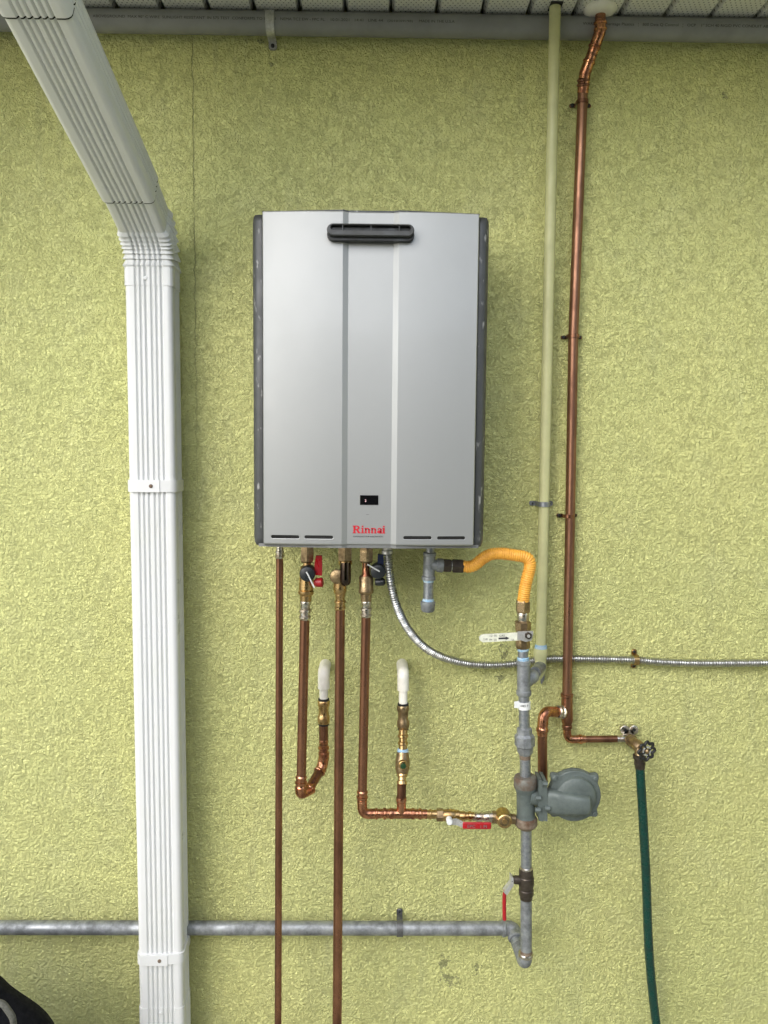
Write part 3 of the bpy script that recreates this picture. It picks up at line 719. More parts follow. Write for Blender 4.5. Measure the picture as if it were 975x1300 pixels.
def disc(parent, name, material, px, py, d0, d1, rpx, n=24, bev=.15, dirx=0.0, phase=0.0):
    """round piece with its axis out of the wall from d0 to d1"""
    c = at(px, py, d1); r = rpx * sc(d1); L = d1 - d0
    m_ = MB(); m_.lathe((c.x - dirx * L, -d0, c.z), (dirx, -1, 0), [(0, r), (L * (1 - bev), r), (L * (1 - bev * .3), r * .93), (L, r * .8)], n, phase=phase)
    return m_.build(name, material, parent)
def quad(parent, name, material, pts, th, bev=False):
    m_ = MB(); m_.prism([P3(p) for p in pts], (0, th, 0)); return m_.build(name, material, parent, smooth=False)
DP = .13     # distance of the service pipes from the wall

# ---- thin condensate pipe
t = thing('drain_pipe', 'thinnest brown copper pipe dropping from the left corner of the water heater', 'pipe', at(353, 1300, DP))
g0 = P3((353, 1300, DP)); tp = P3((355, 690, DP)); gr_ = tp + (g0 - tp) * ((tp.z - .03) / (tp.z - g0.z))
mb = MB(); mb.tube([P3((355, 704, DP)), gr_], 4.7 * sc(DP), 18); mb.build('pipe', MT['copper'], t)
vseg(t, 'fitting', MT['solder'], 355.2, 692, 355, 709, DP, [(692, 4.6), (699, 4.6), (699.5, 5.6), (702, 5.6), (702.5, 4.9), (705, 4.9), (705.5, 5.7), (708, 5.5), (709, 4.8)])

# ---- hot water pipe
t = thing('hot_water_pipe', 'copper pipe with a red handled isolation valve, looping back to a white stub-out', 'pipe', at(383, 1010, DP))
vseg(t, 'union_nut', MT['brass_dark'], 390.5, 690, 390, 714, DP, [(690, 8), (699, 8.8), (712, 8.8), (714, 7.6)], n=6, smooth=False)
vseg(t, 'valve_body', MT['brass'], 390, 712, 388, 764, DP, [(712, 5), (718, 5.5), (720, 8.6), (736, 9.2), (748, 9.5), (749, 8.8), (750, 10), (753, 10.2), (755, 9), (756, 7.6), (763, 7.2)])
vseg(t, 'press_fitting', MT['solder'], 388, 762, 387, 787, DP, press(762, 787, 6.9))
mb = MB(); a_, b_ = P3((387, 784, DP)), P3((382.3, 993, DP)); mb.tube([a_, b_], 6.3 * sc(DP), 22); mb.build('pipe', MT['copper'], t)
c = disc(t, 'valve_cap', MT['cap_black'], 390, 729, DP, DP + .032, 10.2)
mb = MB(); mb.tube(bend([at(389, 726, DP + .035), at(391, 729.5, DP + .036), at(399, 746, DP + .034)], .004), .0016, 8); mb.build('cap_tie', MT['white_tag'], c)
h = quad(t, 'handle', MT['red'], [(401, 705.5, DP + .02), (408.5, 705.5, DP + .02), (409, 718, DP + .02), (408.5, 731, DP + .02), (400.5, 730, DP + .02), (399, 718, DP + .02)], .012)
mb = MB(); a_ = at(399, 739.5, DP + .015); mb.lathe(a_, V((1, -.15, .05)), [(0, .006), (.004, .0098), (.017, .0104), (.019, .008)], 18); mb.build('drain_cap', MT['red'], t)
vseg(t, 'press_fitting', MT['copper_new'], 382.3, 984, 382, 1003, DP, press(984, 1003, 6.8, True))
e1 = P3((381.6, 1003, DP)); e2 = at(408.5, 975, .062); cnr = at(386, 1013, DP - .008)
mb = MB(); mb.tube(bend([e1 + V((0, 0, .008)), at(381.8, 1008, DP - .002), at(396, 1000.5, DP - .025)], .02), 7.4 * sc(DP), 20); mb.build('elbow', MT['copper_new'], t)
k1 = at(392, 1002, DP - .02)
mb = MB(); mb.lathe(k1 - (e2 - k1).normalized() * .002, e2 - k1, [(0, .0128), (.002, .0142), (.004, .0142), (.006, .0128), (.010, .012)], 22); mb.build('elbow_rim', MT['copper_new'], t)
mb = MB(); mb.tube([k1, e2], 6.2 * sc(.1), 20); mb.build('diagonal_pipe', MT['copper'], t)
mb = MB(); mb.lathe(e2 - (e2 - k1).normalized() * .014, e2 - k1, [(0, .0125), (.002, .014), (.004, .014), (.006, .0125), (.012, .0125)], 22)
mb.tube(spline([e2 - (e2 - k1).normalized() * .006, at(409.5, 970, .06), at(411, 962, .058), at(411.3, 955, .058)]), 7.1 * sc(.06), 20); mb.build('elbow', MT['copper_new'], t)
vseg(t, 'press_fitting', MT['copper_new'], 411, 938, 411, 960, .058, press(938, 960, 6.2))
mb = MB(); mb.tube([P3((410.7, 916, .058)), P3((411, 945, .058))], 6 * sc(.058), 20); mb.build('short_pipe', MT['copper'], t)
def pushfit(t, x, y0, y1, d, m1, m2):
    L = y1 - y0
    vseg(t, 'coupling', m1, x, y0, x, y1, d, [(y0, 7.2), (y0 + 1.2, 7.9), (y0 + .22 * L, 7.9), (y0 + .27 * L, 6.9), (y0 + .5 * L, 6.6), (y0 + .64 * L, 6.8), (y0 + .70 * L, 8.0), (y0 + .93 * L, 8.0), (y1, 7.2)])
    vseg(t, 'release_ring', MT['plug_black'], x, y0 - 2.5, x, y0 + .5, d, [(y0 - 2.5, 6.5), (y0 - 2, 7.2), (y0 + .5, 7.2)])
    vseg(t, 'release_ring', MT['plug_black'], x, y1 - .5, x, y1 + 2.5, d, [(y1 - .5, 7.2), (y1 + 2, 7.2), (y1 + 2.5, 6.5)])
pushfit(t, 411, 889, 918, .058, MT['brass'], None)
def stub(t, x, ytop, ystep, ybot, d):
    m_ = MB(); m_.tube([P3((x, ystep - 4, d)), P3((x, ybot, d))], 5.6 * sc(d), 20); m_.build('white_tube', MT['white_pex'], t)
    m_ = MB(); r = 7.6 * sc(d); a_ = P3((x, ystep, d)); b2 = at(x, ytop + 8, d); 
    m_.tube(bend([a_, V((b2.x, -d, b2.z - .0)), V((b2.x, .004, b2.z + .0005))], .0125, 10), r, 22); m_.build('sleeve_elbow', MT['white_pex'], t)
stub(t, 411, 845, 874, 889, .058)

# ---- relief pipe
t = thing('relief_pipe', 'long straight copper pipe from a brass relief valve below the middle of the water heater', 'pipe', at(428, 1300, DP))
p0 = P3((431.8, 772, DP)); g0 = P3((428, 1300, DP)); gr_ = p0 + (g0 - p0) * ((p0.z - .02) / (p0.z - g0.z))
mb = MB(); mb.tube([p0, gr_], 6.3 * sc(DP), 22); mb.build('pipe', MT['copper'], t)
vseg(t, 'union_nut', MT['brass_dark'], 438, 690, 438, 713, DP, [(690, 9), (701, 9.8), (711, 9.4), (713, 8)], n=6, smooth=False)
vseg(t, 'brass_band', MT['brass'], 438.5, 711, 438.5, 717, DP, [(711, 7.8), (712, 8.8), (716, 8.8), (717, 8)])
m_ = MB(); pl(m_, (438.5, 714, DP + .012), (438.5, 746, DP + .014), [(0, 7), (4, 7.2), (20, 7.3), (25, 7), (28.5, 5), (30, 2)]); m_.build('valve_bonnet', mat('dark polished bonnet', (.10, .075, .06), .12, 1.0, .2, 80), t)
m_ = MB(); c = at(430.5, 731, DP); m_.lathe((c.x, -DP + .02, c.z), (-.12, -1, 0), [(0, .011), (.018, .012), (.030, .0155), (.034, .0155), (.036, .012)], 24); m_.build('outlet_boss', MT['brass_dark'], t)
vseg(t, 'outlet', MT['brass'], 431.3, 734, 431.8, 754, DP, [(734, 8), (745, 8.6), (751, 8.4), (754, 6.8)])
vseg(t, 'press_fitting', MT['brass'], 431.8, 752, 431.8, 775, DP, press(752, 775, 6.4))

# ---- cold water pipe
t = thing('cold_water_pipe', 'copper pipe with a blue handled isolation valve, elbowing right along a brass fitted branch', 'pipe', at(459, 1030, DP))
vseg(t, 'union_nut', MT['brass_dark'], 465.5, 690, 465, 714, DP, [(690, 8.4), (701, 9.4), (712, 9.2), (714, 8)], n=6, smooth=False)
vseg(t, 'valve_neck', MT['copper_new'], 464.5, 712, 464.5, 734, DP, [(712, 5.4), (718, 4.6), (728, 5), (734, 7.5)])
vseg(t, 'valve_body', MT['brass_dark'], 464.7, 731, 464.8, 764, DP, [(731, 8.2), (734, 9.3), (748, 9.3), (749, 9.7), (752, 9.7), (753, 9), (754, 7.4), (763, 7)])
vseg(t, 'press_fitting', MT['solder'], 465, 762, 464.7, 784, DP, press(762, 784, 6.5))
c = disc(t, 'valve_cap', MT['cap_black'], 480, 726, DP - .01, DP + .02, 10)
mb = MB(); mb.tube([at(466.5, 716.5, DP + .028), at(482, 725.5, DP + .024)], .0016, 8); mb.build('cap_tie', MT['white_tag'], c)
quad(t, 'handle', MT['blue'], [(479.5, 704, DP + .006), (487, 704, DP + .006), (487.5, 720, DP + .006), (479, 720, DP + .006)], .012)
mb = MB(); a_ = at(476, 739, DP); mb.lathe(a_, V((1, 0, .05)), [(0, .006), (.004, .0085), (.018, .009), (.0215, .006), (.023, .003)], 16); mb.build('drain_cap', MT['cap_black'], t)
mb = MB(); mb.tube([P3((464.7, 782, DP)), P3((459.8, 1012, DP))], 6.1 * sc(DP), 22); mb.build('pipe', MT['copper'], t)
vseg(t, 'press_fitting', MT['copper_new'], 460, 1003, 459.7, 1021, DP, press(1003, 1021, 6.5, True))
mb = MB(); mb.tube(bend([P3((459.7, 1015, DP)), P3((460, 1033.5, DP)), P3((480, 1033, DP))], .026, 10), 6.6 * sc(DP), 20); mb.build('elbow', MT['copper_new'], t)
def hseg(parent, name, material, x0, x1, y, d, prof, n=22, smooth=True, phase=0.0, y1=None, **k):
    m_ = MB(); pl(m_, (x0, y, d), (x1, y if y1 is None else y1, d), [(tx - x0, r) for tx, r in prof], n=n, phase=phase); return m_.build(name, material, parent, smooth=smooth, **k)
HY = 1033
hseg(t, 'press_fitting', MT['copper_new'], 471, 500, HY, DP, [(471, 6.3), (476, 6.3), (477, 7.3), (479, 7.3), (480, 6), (486, 6), (487, 7.4), (489.5, 7.4), (490.5, 6.2), (494, 6.2), (495, 7), (498, 7), (500, 6.4)])
m_ = MB(); pl(m_, (498, HY, DP), (521, HY, DP), [(0, 6.4), (23, 6.4)]); pl(m_, (509.5, 1012, DP), (509.5, HY, DP), [(0, 6.6), (2, 7), (5, 7), (6, 6.2), (20, 6.2)]); m_.build('tee', MT['copper_new'], t)
hseg(t, 'press_fitting', MT['copper_new'], 519, 542, HY, DP, [(519, 6.3), (522, 6.3), (523, 7.2), (526, 7.2), (527, 6), (531, 6), (532, 7.2), (534.5, 7.2), (536, 6), (542, 6)], y1=HY + .5)
hseg(t, 'adapter', MT['brass'], 540, 556, HY + .5, DP, [(540, 5.4), (544, 5.6), (545, 6.5), (547, 6.5), (548, 5.6), (554, 5.6)], y1=HY + 1)
hseg(t, 'hex_end', MT['brass_dark'], 554, 564, HY + 1.5, DP, [(554, 7), (555, 8.2), (562, 8.2), (564, 7)], n=6, smooth=False)
hseg(t, 'ball_valve', MT['brass'], 562, 583, HY + 2, DP, [(562, 7), (565, 7.6), (571, 8.2), (577, 7.6), (578, 6.8), (583, 6.6)])
hseg(t, 'adapter', MT['brass'], 581, 602, HY + 3, DP, [(581, 5.2), (583, 6.3), (590, 6.3), (591, 5.2), (594, 5.2), (595, 6.4), (598, 6.4), (599, 5), (602, 5)])
hseg(t, 'adapter', MT['solder'], 600, 626, HY + 4, DP, [(600, 5), (603, 5), (604, 6.3), (612, 6.3), (613, 5.3), (615, 6.4), (620, 6.6), (621, 7.6), (626, 7.6)])
m_ = MB(); pl(m_, (624, HY + 4, DP), (654, HY + 7, DP), [(0, 7.8), (4, 8), (14, 8.6), (20, 8), (21, 6.8), (30, 6.5)]); m_.build('strainer_body', MT['brass_dark'], t)
c = disc(t, 'plug', MT['brass'], 641, 1043.5, DP - .005, DP + .030, 10.2)
disc(c, 'plug_recess', MT['brass_dark'], 641, 1043.5, DP + .028, DP + .0312, 6.2)
disc(c, 'plug_boss', MT['brass'], 641, 1043.5, DP + .029, DP + .034, 3.6, n=8)
c = disc(t, 'lever_nut', MT['white_tag'], 571, 1044.5, DP + .01, DP + .030, 4.1)
quad(t, 'lever', MT['steel'], [(570, 1040.5, DP + .026), (580, 1039.5, DP + .026), (589, 1044, DP + .026), (589, 1051.5, DP + .026), (579, 1047.5, DP + .026), (571, 1047, DP + .026)], .0025)
mb = MB(); a_ = at(605.5, 1048, DP + .026); mb.box(a_, 37.5 * sc(DP + .02), .006, 9 * sc(DP), X=V((1, 0, -.01)), bev=.0028); h = mb.build('handle', MT['red'], t)
p = at(593, 1050.6, DP + .0298); flat_text('EPC   1 PI', .0095, p, (1, 0, -.02), (0, 0, 1), (0, -1, 0), width=.042).build('lettering', MT['galv'], h, smooth=False)
# riser with check valve
vseg(t, 'short_pipe', MT['copper'], 510, 995, 509.5, 1014, DP, [(995, 6), (1014, 6)], d2=DP)
def dd(y): return .075 + (DP - .075) * max(0, min(1, (y - 920) / 95.0))
vseg(t, 'press_fitting', MT['brass'], 510.5, 983, 510, 1002, dd(990), [(983, 6.6), (986, 6.6), (987, 5.2), (991, 5.2), (992, 6.6), (996, 6.8), (997, 5.8), (1002, 5.8)], d2=DP)
vseg(t, 'check_valve', MT['brass_dark'], 511.3, 955, 510.6, 985, dd(960), [(955, 7.6), (960, 8.4), (964, 9.4), (976, 9.6), (980, 8.2), (985, 7)], d2=dd(985), n=12)
c = disc(t, 'test_port', MT['brass'], 511.5, 972, dd(970) + .006, dd(970) + .022, 6)
disc(c, 'port_plug', MT['green_plug'], 512, 973, dd(970) + .018, dd(970) + .024, 3.8)
vseg(t, 'sealant', MT['blue_tape'], 511.5, 950, 511.4, 956, dd(952), [(950, 6.2), (952, 7.4), (956, 7.6)])
vseg(t, 'press_fitting', MT['brass'], 511.7, 926, 511.5, 951, dd(935), [(926, 5.8), (932, 5.8), (933, 7), (936, 7), (937, 5.5), (941, 5.4), (942, 6.6), (945, 6.6), (946, 5.6), (951, 5.8)], d2=dd(951))
pushfit(t, 511.8, 895, 924, .075, MT['brass_dark'], None)
stub(t, 511.8, 847, 876, 896, .075)

# ================================================================== GAS LINE UNDER HEATER
DG = .13
t = thing('gas_inlet', 'galvanised gas tee with a capped drip leg under the right side of the water heater', 'pipe fitting', at(544, 776, DG))
vseg(t, 'nipple', MT['galv'], 546, 690, 546, 706, DG, [(690, 5.8), (706, 5.8)])
m_ = MB(); pl(m_, (545.5, 701, DG), (544, 736, DG), [(0, 7.4), (1, 8.4), (4, 8.4), (5, 7.6), (30, 7.6), (31, 9), (35, 9)]); pl(m_, (546, 717, DG), (563, 718, DG), [(0, 7.2), (8, 7.2), (9, 9.0), (15, 9.2), (17, 8.2)]); m_.build('tee', MT['galv_old'], t)
vseg(t, 'sealant', MT['blue_tape'], 544, 735, 544, 739, DG, [(735, 6.8), (736, 7.2), (739, 6.6)])
vseg(t, 'drip_leg', MT['galv'], 544, 737, 543.5, 766, DG, [(737, 6.5), (766, 6.5)])
vseg(t, 'sealant', MT['blue_tape'], 543.5, 760, 543.5, 764, DG, [(760, 6.8), (762, 7.4), (764, 7.4)])
vseg(t, 'cap', MT['galv_old'], 543.3, 763, 543, 777, DG, [(763, 8.4), (764, 9.6), (768, 9.6), (769, 9), (774, 8.8), (776.5, 7), (777, 5)])
t = thing('gas_connector', 'orange coated corrugated gas connector arching between the tee and the white levered valve', 'gas connector', at(600, 716, DG))
for (xa, xb, ya, r) in ((562, 573, 717.8, 8.8), (574, 588.5, 718.4, 9.2)):
    m_ = MB(); pl(m_, (xa, ya, DG), (xb, ya + .4, DG), [(0, r * .85), (1.2, r), (xb - xa - 1.5, r), (xb - xa, r * .88)], n=6); m_.build('nut', MT['black_iron'], t, smooth=False)
m_ = MB(); pl(m_, (571, 718, DG), (592, 719, DG), [(0, 6.5), (21, 6.5)]); m_.build('ferrule', MT['steel'], t)
raw = [(587.5, 718.6), (596, 719.6), (604, 716.5), (613, 709), (624, 703.6), (638, 702.8), (654, 705), (665.5, 706.8), (672, 712), (672.3, 722), (668.8, 736), (666, 749), (664.2, 764)]
pts = spline([at(x, y, DG + .012 * math.sin(math.pi * i / 12)) for i, (x, y) in enumerate(raw)], 40)
pts = resample(pts, .0006); rr_ = [(7.6 + .36 * math.sin(2 * math.pi * i * .0006 / .0047)) * sc(DG) for i in range(len(pts))]
mb = MB(); mb.tube(pts, rr_, 20); mb.build('corrugated_tube', MT['orange'], t, angle=80)
vseg(t, 'nut', MT['brass_dark'], 664, 762, 663.8, 778, DG, [(762, 8.2), (764, 9.3), (776, 9.3), (778, 8.2)], n=6, smooth=False)

# ================================================================== GAS RISER
t = thing('gas_riser', 'galvanised gas riser with valve, wye, union and lower elbow along the right of the wall', 'gas pipe', at(668, 1225, DG))
DR = DG
vseg(t, 'sealed_nipple', MT['solder'], 663.8, 776, 663.6, 790, DR, [(776, 7), (778, 7.8), (785, 7.8), (790, 6.8)])
vb = vseg(t, 'valve_body', MT['brass_dark'], 663.6, 788, 663.6, 823, DR, [(788, 9), (789.5, 10.6), (799, 10.6), (800.5, 9), (803, 8.6), (813, 8.8), (815, 9.6), (821, 9.6), (823, 8.4)], n=8, phase=.39, angle=30)
m_ = MB(); L_ = [at(661, 802.7, DG + .028), at(661, 813, DG + .028)]
lp = [(663, 803), (655, 803.2), (615, 805.2), (610.5, 806.3), (608.2, 809.2), (609, 813), (613, 815.5), (655, 813.2), (663, 812.6)]
m_.prism([at(x, y, DG + .030) for x, y in lp], (0, .0035, 0)); lev = m_.build('lever', MT['lever_white'], t, smooth=False)
p = at(613.5, 812.8, DG + .0302); flat_text('T-90', .006, p, (1, 0, .03), (0, 0, 1), (0, -1, 0), width=.009).build('lettering', MT['print'], lev, smooth=False)
for (xa, txt_, w_) in ((621, '12', .0055), (627, '05', .0055), (633.5, 'GAS', .012)):
    p = at(xa, 808.3, DG + .0302); flat_text(txt_, .0065, p, (1, 0, .03), (0, 0, 1), (0, -1, 0), width=w_).build('lettering', MT['print'], lev, smooth=False)
for (xa, txt_, w_) in ((621, 'FM', .0055), (627, '25', .0055), (649.5, 'UL', .0055)):
    p = at(xa, 813.2, DG + .0302); flat_text(txt_, .0055, p, (1, 0, .03), (0, 0, 1), (0, -1, 0), width=w_).build('lettering', MT['print'], lev, smooth=False)
m_ = MB(); m_.prism([at(x, y, DG + .0306) for x, y in ((633, 809.6), (642, 809.2), (642, 808), (646.5, 810.2), (642, 812.4), (642, 811.3), (633, 811.7))], (0, .0006, 0)); m_.build('arrow_mark', MT['print'], lev, smooth=False)
m_ = MB(); m_.prism([at(x, y, DG + .033) for x, y in ((657, 802), (677, 801.4), (677, 805), (675, 813), (668, 815), (657, 811.5))], (0, .004, 0)); m_.build('lever_plate', MT['steel'], t, smooth=False)
disc(t, 'lever_nut', MT['black_iron'], 671.5, 808, DG + .01, DG + .044, 4.6, n=6)
disc(t, 'stem', MT['steel'], 671.5, 808, DG + .03, DG + .0475, 2.2, n=10)
vseg(t, 'nipple', MT['galv'], 663.8, 820, 664.3, 842, DR, [(820, 6.7), (842, 6.7)])
for (ya, yb) in ((822.5, 826), (834, 839)):
    vseg(t, 'sealant', MT['blue_tape'], 664, ya, 664.2, yb, DR, [(ya, 7), (ya + 1, 7.7), (yb, 7.4)])
m_ = MB(); pl(m_, (664.5, 838, DR), (665, 883, DR), [(0, 8), (1, 9.4), (5, 9.4), (6, 8.5), (38, 8.5), (39, 9.8), (43, 9.8), (45, 8.6)])
pl(m_, (667, 868, DR - .01), (683, 850, DR - .05), [(0, 7), (8, 8), (10, 9.2), (14, 9.4), (16, 8)]); m_.build('wye', MT['galv_old'], t)
m_ = MB(); a_ = P3((679, 854, DR - .045)); b_ = at(686, 846, .03); m_.tube([a_, b_], 7.6 * sc(.07), 18); m_.build('branch_plug', MT['galv'], t)
vseg(t, 'nipple', MT['galv'], 665, 880, 665.8, 930, DR, [(880, 7), (930, 7)])
vseg(t, 'union', MT['galv_old'], 665.7, 923, 666.5, 958, DR, [(923, 8), (924.5, 10), (931, 10.2), (933, 12.2), (934, 13.2), (946, 13.2), (948, 11), (955, 10), (958, 8)], n=8, phase=.3, angle=30)
vseg(t, 'rust_ring', MT['rust'], 666.4, 956, 666.5, 963, DR, [(956, 7.6), (963, 7.2)])
vseg(t, 'nipple', MT['galv'], 666.5, 961, 667, 992, DR, [(961, 7), (992, 7)])
vseg(t, 'nipple', MT['galv'], 668, 1046, 668, 1108, DR, [(1046, 7.2), (1108, 7.2)])
vseg(t, 'valve_body', MT['black_iron'], 668, 1102, 668, 1141, DR, [(1102, 7.8), (1103, 9.2), (1112, 9.6), (1113, 10.3), (1121, 10.5), (1128, 9.2), (1129, 10), (1135, 9.8), (1137, 8.6), (1141, 8.2)], angle=30)
vseg(t, 'solder_ring', MT['solder'], 668, 1100, 668, 1104, DR, [(1100, 7.4), (1101, 8.6), (1104, 8.6)])
m_ = MB(); pl(m_, (664, 1117.5, DR), (648.5, 1116.5, DR + .004), [(0, 5.6), (10, 5.6), (11, 5), (15.5, 5)], n=16); m_.build('valve_stem', MT['black_iron'], t)
m_ = MB(); pts_ = [(648.5, 1112, .0), (651.8, 1115, .0), (652.2, 1124, .0), (643.5, 1137, .0), (639.5, 1133, .0), (648, 1122, .0)]
m_.prism([at(x, y, DR + .012) for x, y, _ in pts_], (0, .016, 0)); m_.build('lever', MT['steel'], t, smooth=False)
m_ = MB(); m_.tube(spline([at(641.8, 1130, DR + .006), at(640.4, 1137, DR + .005), at(640.2, 1150, DR + .004), at(640.4, 1167.5, DR + .004)]), [.0045 if 0 else 2.6 * sc(DR)] * 31, 12); m_.build('handle', MT['red'], t)
vseg(t, 'nipple', MT['galv_old'], 668, 1138, 668, 1214, DR, [(1138, 7.5), (1214, 7.5)])
vseg(t, 'rust_ring', MT['rust'], 668, 1206, 668, 1211, DR, [(1206, 7.9), (1211, 7.9)])
vseg(t, 'elbow_rim', MT['solder'], 667.5, 1209, 667.5, 1214, DR, [(1209, 9.3), (1210, 10), (1213, 10), (1214, 9.2)])
m_ = MB(); m_.tube(bend([P3((667.3, 1210, DR)), at(666, 1222, DR), at(655.5, 1192, .052)], .018, 10), 9.2 * sc(DR), 22); m_.build('elbow', MT['galv_old'], t)
m_ = MB(); m_.tube([at(661, 1209, .092), at(652, 1183, .045)], 7.6 * sc(.06), 20); m_.build('nipple', MT['galv'], t)
a_ = at(653.5, 1188, .055); m_ = MB(); m_.lathe(a_, (at(661, 1209, .092) - at(652, 1183, .045)), [(0, .0155), (.002, .0178), (.006, .0178), (.008, .0155)], 22); m_.build('nipple_collar', MT['galv_old'], t)
# tag
m_ = MB(); c_ = P3((665, 895, DR)); m_.tube([at(665.2, 890.5, DR), at(665.3, 899.5, DR)], 8.4 * sc(DR), 20)
lab = m_.build('paper_label', MT['white_tag'], t)
m_ = MB(); m_.box(at(656, 894.6, DR + .008), .011, .0012, .0145, X=V((1, 0, .02))); m_.build('label_flag', MT['white_tag'], lab, smooth=False)
p = at(659.5, 897.6, DR + .0147); flat_text('1845 F', .0075, p, (1, 0, 0), (0, 0, 1), (0, -1, 0), width=.0175).build('lettering', MT['print'], lab, smooth=False)

# ---- horizontal gas pipe at the bottom
t = thing('gas_main_pipe', 'weathered galvanised pipe running level along the bottom of the wall behind the downspout', 'pipe', at(300, 1178, .03))
a_ = at(300, 1178, .032); zz = a_.z; e_ = at(640, 1178.5, .034)
mb = MB(); mb.tube([(-3.4, -.032, zz + .002), (a_.x, -.032, zz), e_], 8.9 * sc(.03), 24); mb.build('pipe', MT['galv_old'], t)
m_ = MB(); pl(m_, (637, 1178.5, .034), (650, 1178.8, .034), [(0, 9), (1, 10.6), (4, 10.6), (5, 9.6), (13, 9.6)]); m_.tube(spline([at(645, 1178.6, .034), at(651, 1180, .036), at(654, 1186, .045), at(655.5, 1191, .055)]), 9.3 * sc(.04), 20); m_.build('elbow', MT['galv_old'], t)
u_strap(t, 507.5, 1178, .032, 9.4 * sc(.03), .014, mat('dull zinc strap', (.17, .175, .18), .45, .6, .2, 120), True, (-1, 1), .012, .0028)

# ================================================================== PRESSURE REGULATOR
t = thing('pressure_regulator', 'round grey green gas pressure regulator beside the riser', 'regulator', at(728, 1042, DG))
m_ = MB(); pl(m_, (667, 985, DR), (667.8, 1051, DR), [(0, 9.5), (1, 13.5), (4, 15), (14, 15), (18, 13), (22, 12), (48, 12), (52, 12.5), (54, 14.4), (61, 14.4), (64, 12), (66, 9)]); m_.build('body', MT['reg'], t, label=None)
m_ = MB(); pl(m_, (667, 984.5, DR), (667.1, 1002, DR), [(0, 9.8), (1, 13.9), (3.5, 15.4), (13, 15.4), (16, 14)]); m_.build('upper_collar', mat('stained iron', (.17, .17, .15), .65, .3, .3, 50, col2=(.14, .09, .06), bump=.6), t)
m_ = MB(); pl(m_, (667.7, 1037, DR), (667.9, 1051.5, DR), [(0, 13.2), (2, 14.9), (9, 14.9), (12, 12.4), (14.5, 9.2)]); m_.build('lower_collar', MT['rust'], t)
m_ = MB(); pl(m_, (672, 1012, DR + .01), (690, 1014, DR + .006), [(0, 9), (18, 10)]); m_.build('neck', MT['reg'], t)
for xx, w_ in ((686.5, 4.2), (692, 4.4)):
    lp = [(xx - w_ / 2, 990), (xx + w_ / 2, 991), (xx + w_ / 2 + .8, 1006), (xx + w_ / 2 + .5, 1022), (xx + w_ / 2 + 1, 1043), (xx - w_ / 2, 1042), (xx - w_ / 2 - 1, 1020), (xx - w_ / 2 - .5, 1004)]
    m_ = MB(); m_.prism([at(x, y, DR + .024) for x, y in lp], (0, .045, 0)); m_.build('flange', MT['reg'], t, smooth=False)
for (x, y) in ((683.5, 1013), (683, 1028), (695, 1026), (692, 995)):
    m_ = MB(); pl(m_, (x - 3.5, y, DR + .027), (x + 3, y + .3, DR + .027), [(0, 3.4), (6.5, 3.4)], n=6); m_.build('bolt', MT['reg'], t, smooth=False)
cx_, cy_ = 728.5, 1008.5; DD = DR
cc2 = at(cx_, cy_, DD); kk = sc(DD)
def lobed(r, o, ears):
    L = []
    for i in range(96):
        a_ = 2 * math.pi * i / 96; q = r
        if ears:
            for e0 in (42, 138, 222, 318):
                dlt = abs((math.degrees(a_) - e0 + 180) % 360 - 180)
                if dlt < 13: q = r + ears * (1 + math.cos(math.pi * dlt / 13)) / 2
        L.append(V((cc2.x + math.cos(a_) * q * kk, -o, cc2.z + math.sin(a_) * q * kk)))
    return L
m_ = MB(); m_.loft([lobed(18, DD - .03, 0), lobed(31, DD - .018, 0), lobed(33.8, DD - .010, 6.5), lobed(34.4, DD - .008, 7), lobed(34.4, DD + .000, 7), lobed(33.4, DD + .002, 6.6)]); m_.build('lower_casing', MT['reg'], t, angle=40)
m_ = MB(); m_.loft([lobed(34.0, DD + .0025, 6.6), lobed(34.4, DD + .0035, 6.8), lobed(34.2, DD + .008, 6.6), lobed(33, DD + .0095, 6), lobed(29.2, DD + .010, 1.2), lobed(28.0, DD + .0108, 0), lobed(27.2, DD + .0145, 0), lobed(26, DD + .0185, 0), lobed(22.5, DD + .0225, 0), lobed(17, DD + .0255, 0), lobed(8, DD + .027, 0), lobed(1, DD + .0273, 0)]); m_.build('upper_casing', MT['reg'], t, angle=28)
for e0 in (42, 138, 222, 318):
    a_ = R(e0); c_ = V((cc2.x + math.cos(a_) * 36 * kk, -(DD + .007), cc2.z + math.sin(a_) * 36 * kk)); m_ = MB(); m_.lathe(c_, (0, -1, 0), [(0, .0058), (.005, .0055), (.0062, .004)], 8); m_.build('casing_screw', MT['reg'], t)
# spring tower lying across the front
def tower(px, hw, o, q):
    c0 = at(px, 1013.5 + (px - 695) * .02, DD + .0); L = []
    for i in range(16):
        a_ = 2 * math.pi * i / 16; ca_, sa_ = math.cos(a_), math.sin(a_)
        u = math.copysign(abs(ca_) ** .6, ca_); v = math.copysign(abs(sa_) ** .6, sa_)
        L.append(V((c0.x, -(DD + q + v * o), c0.z + u * hw * kk)))
    return L
m_ = MB(); m_.loft([tower(688, 12, .012, .006), tower(694, 16, .016, .010), tower(704, 16.5, .022, .013), tower(728, 14.5, .026, .016), tower(738, 13.6, .027, .017), tower(743, 12.6, .025, .016), tower(745.5, 10.5, .020, .014)]); m_.build('spring_housing', MT['reg'], t, angle=32)

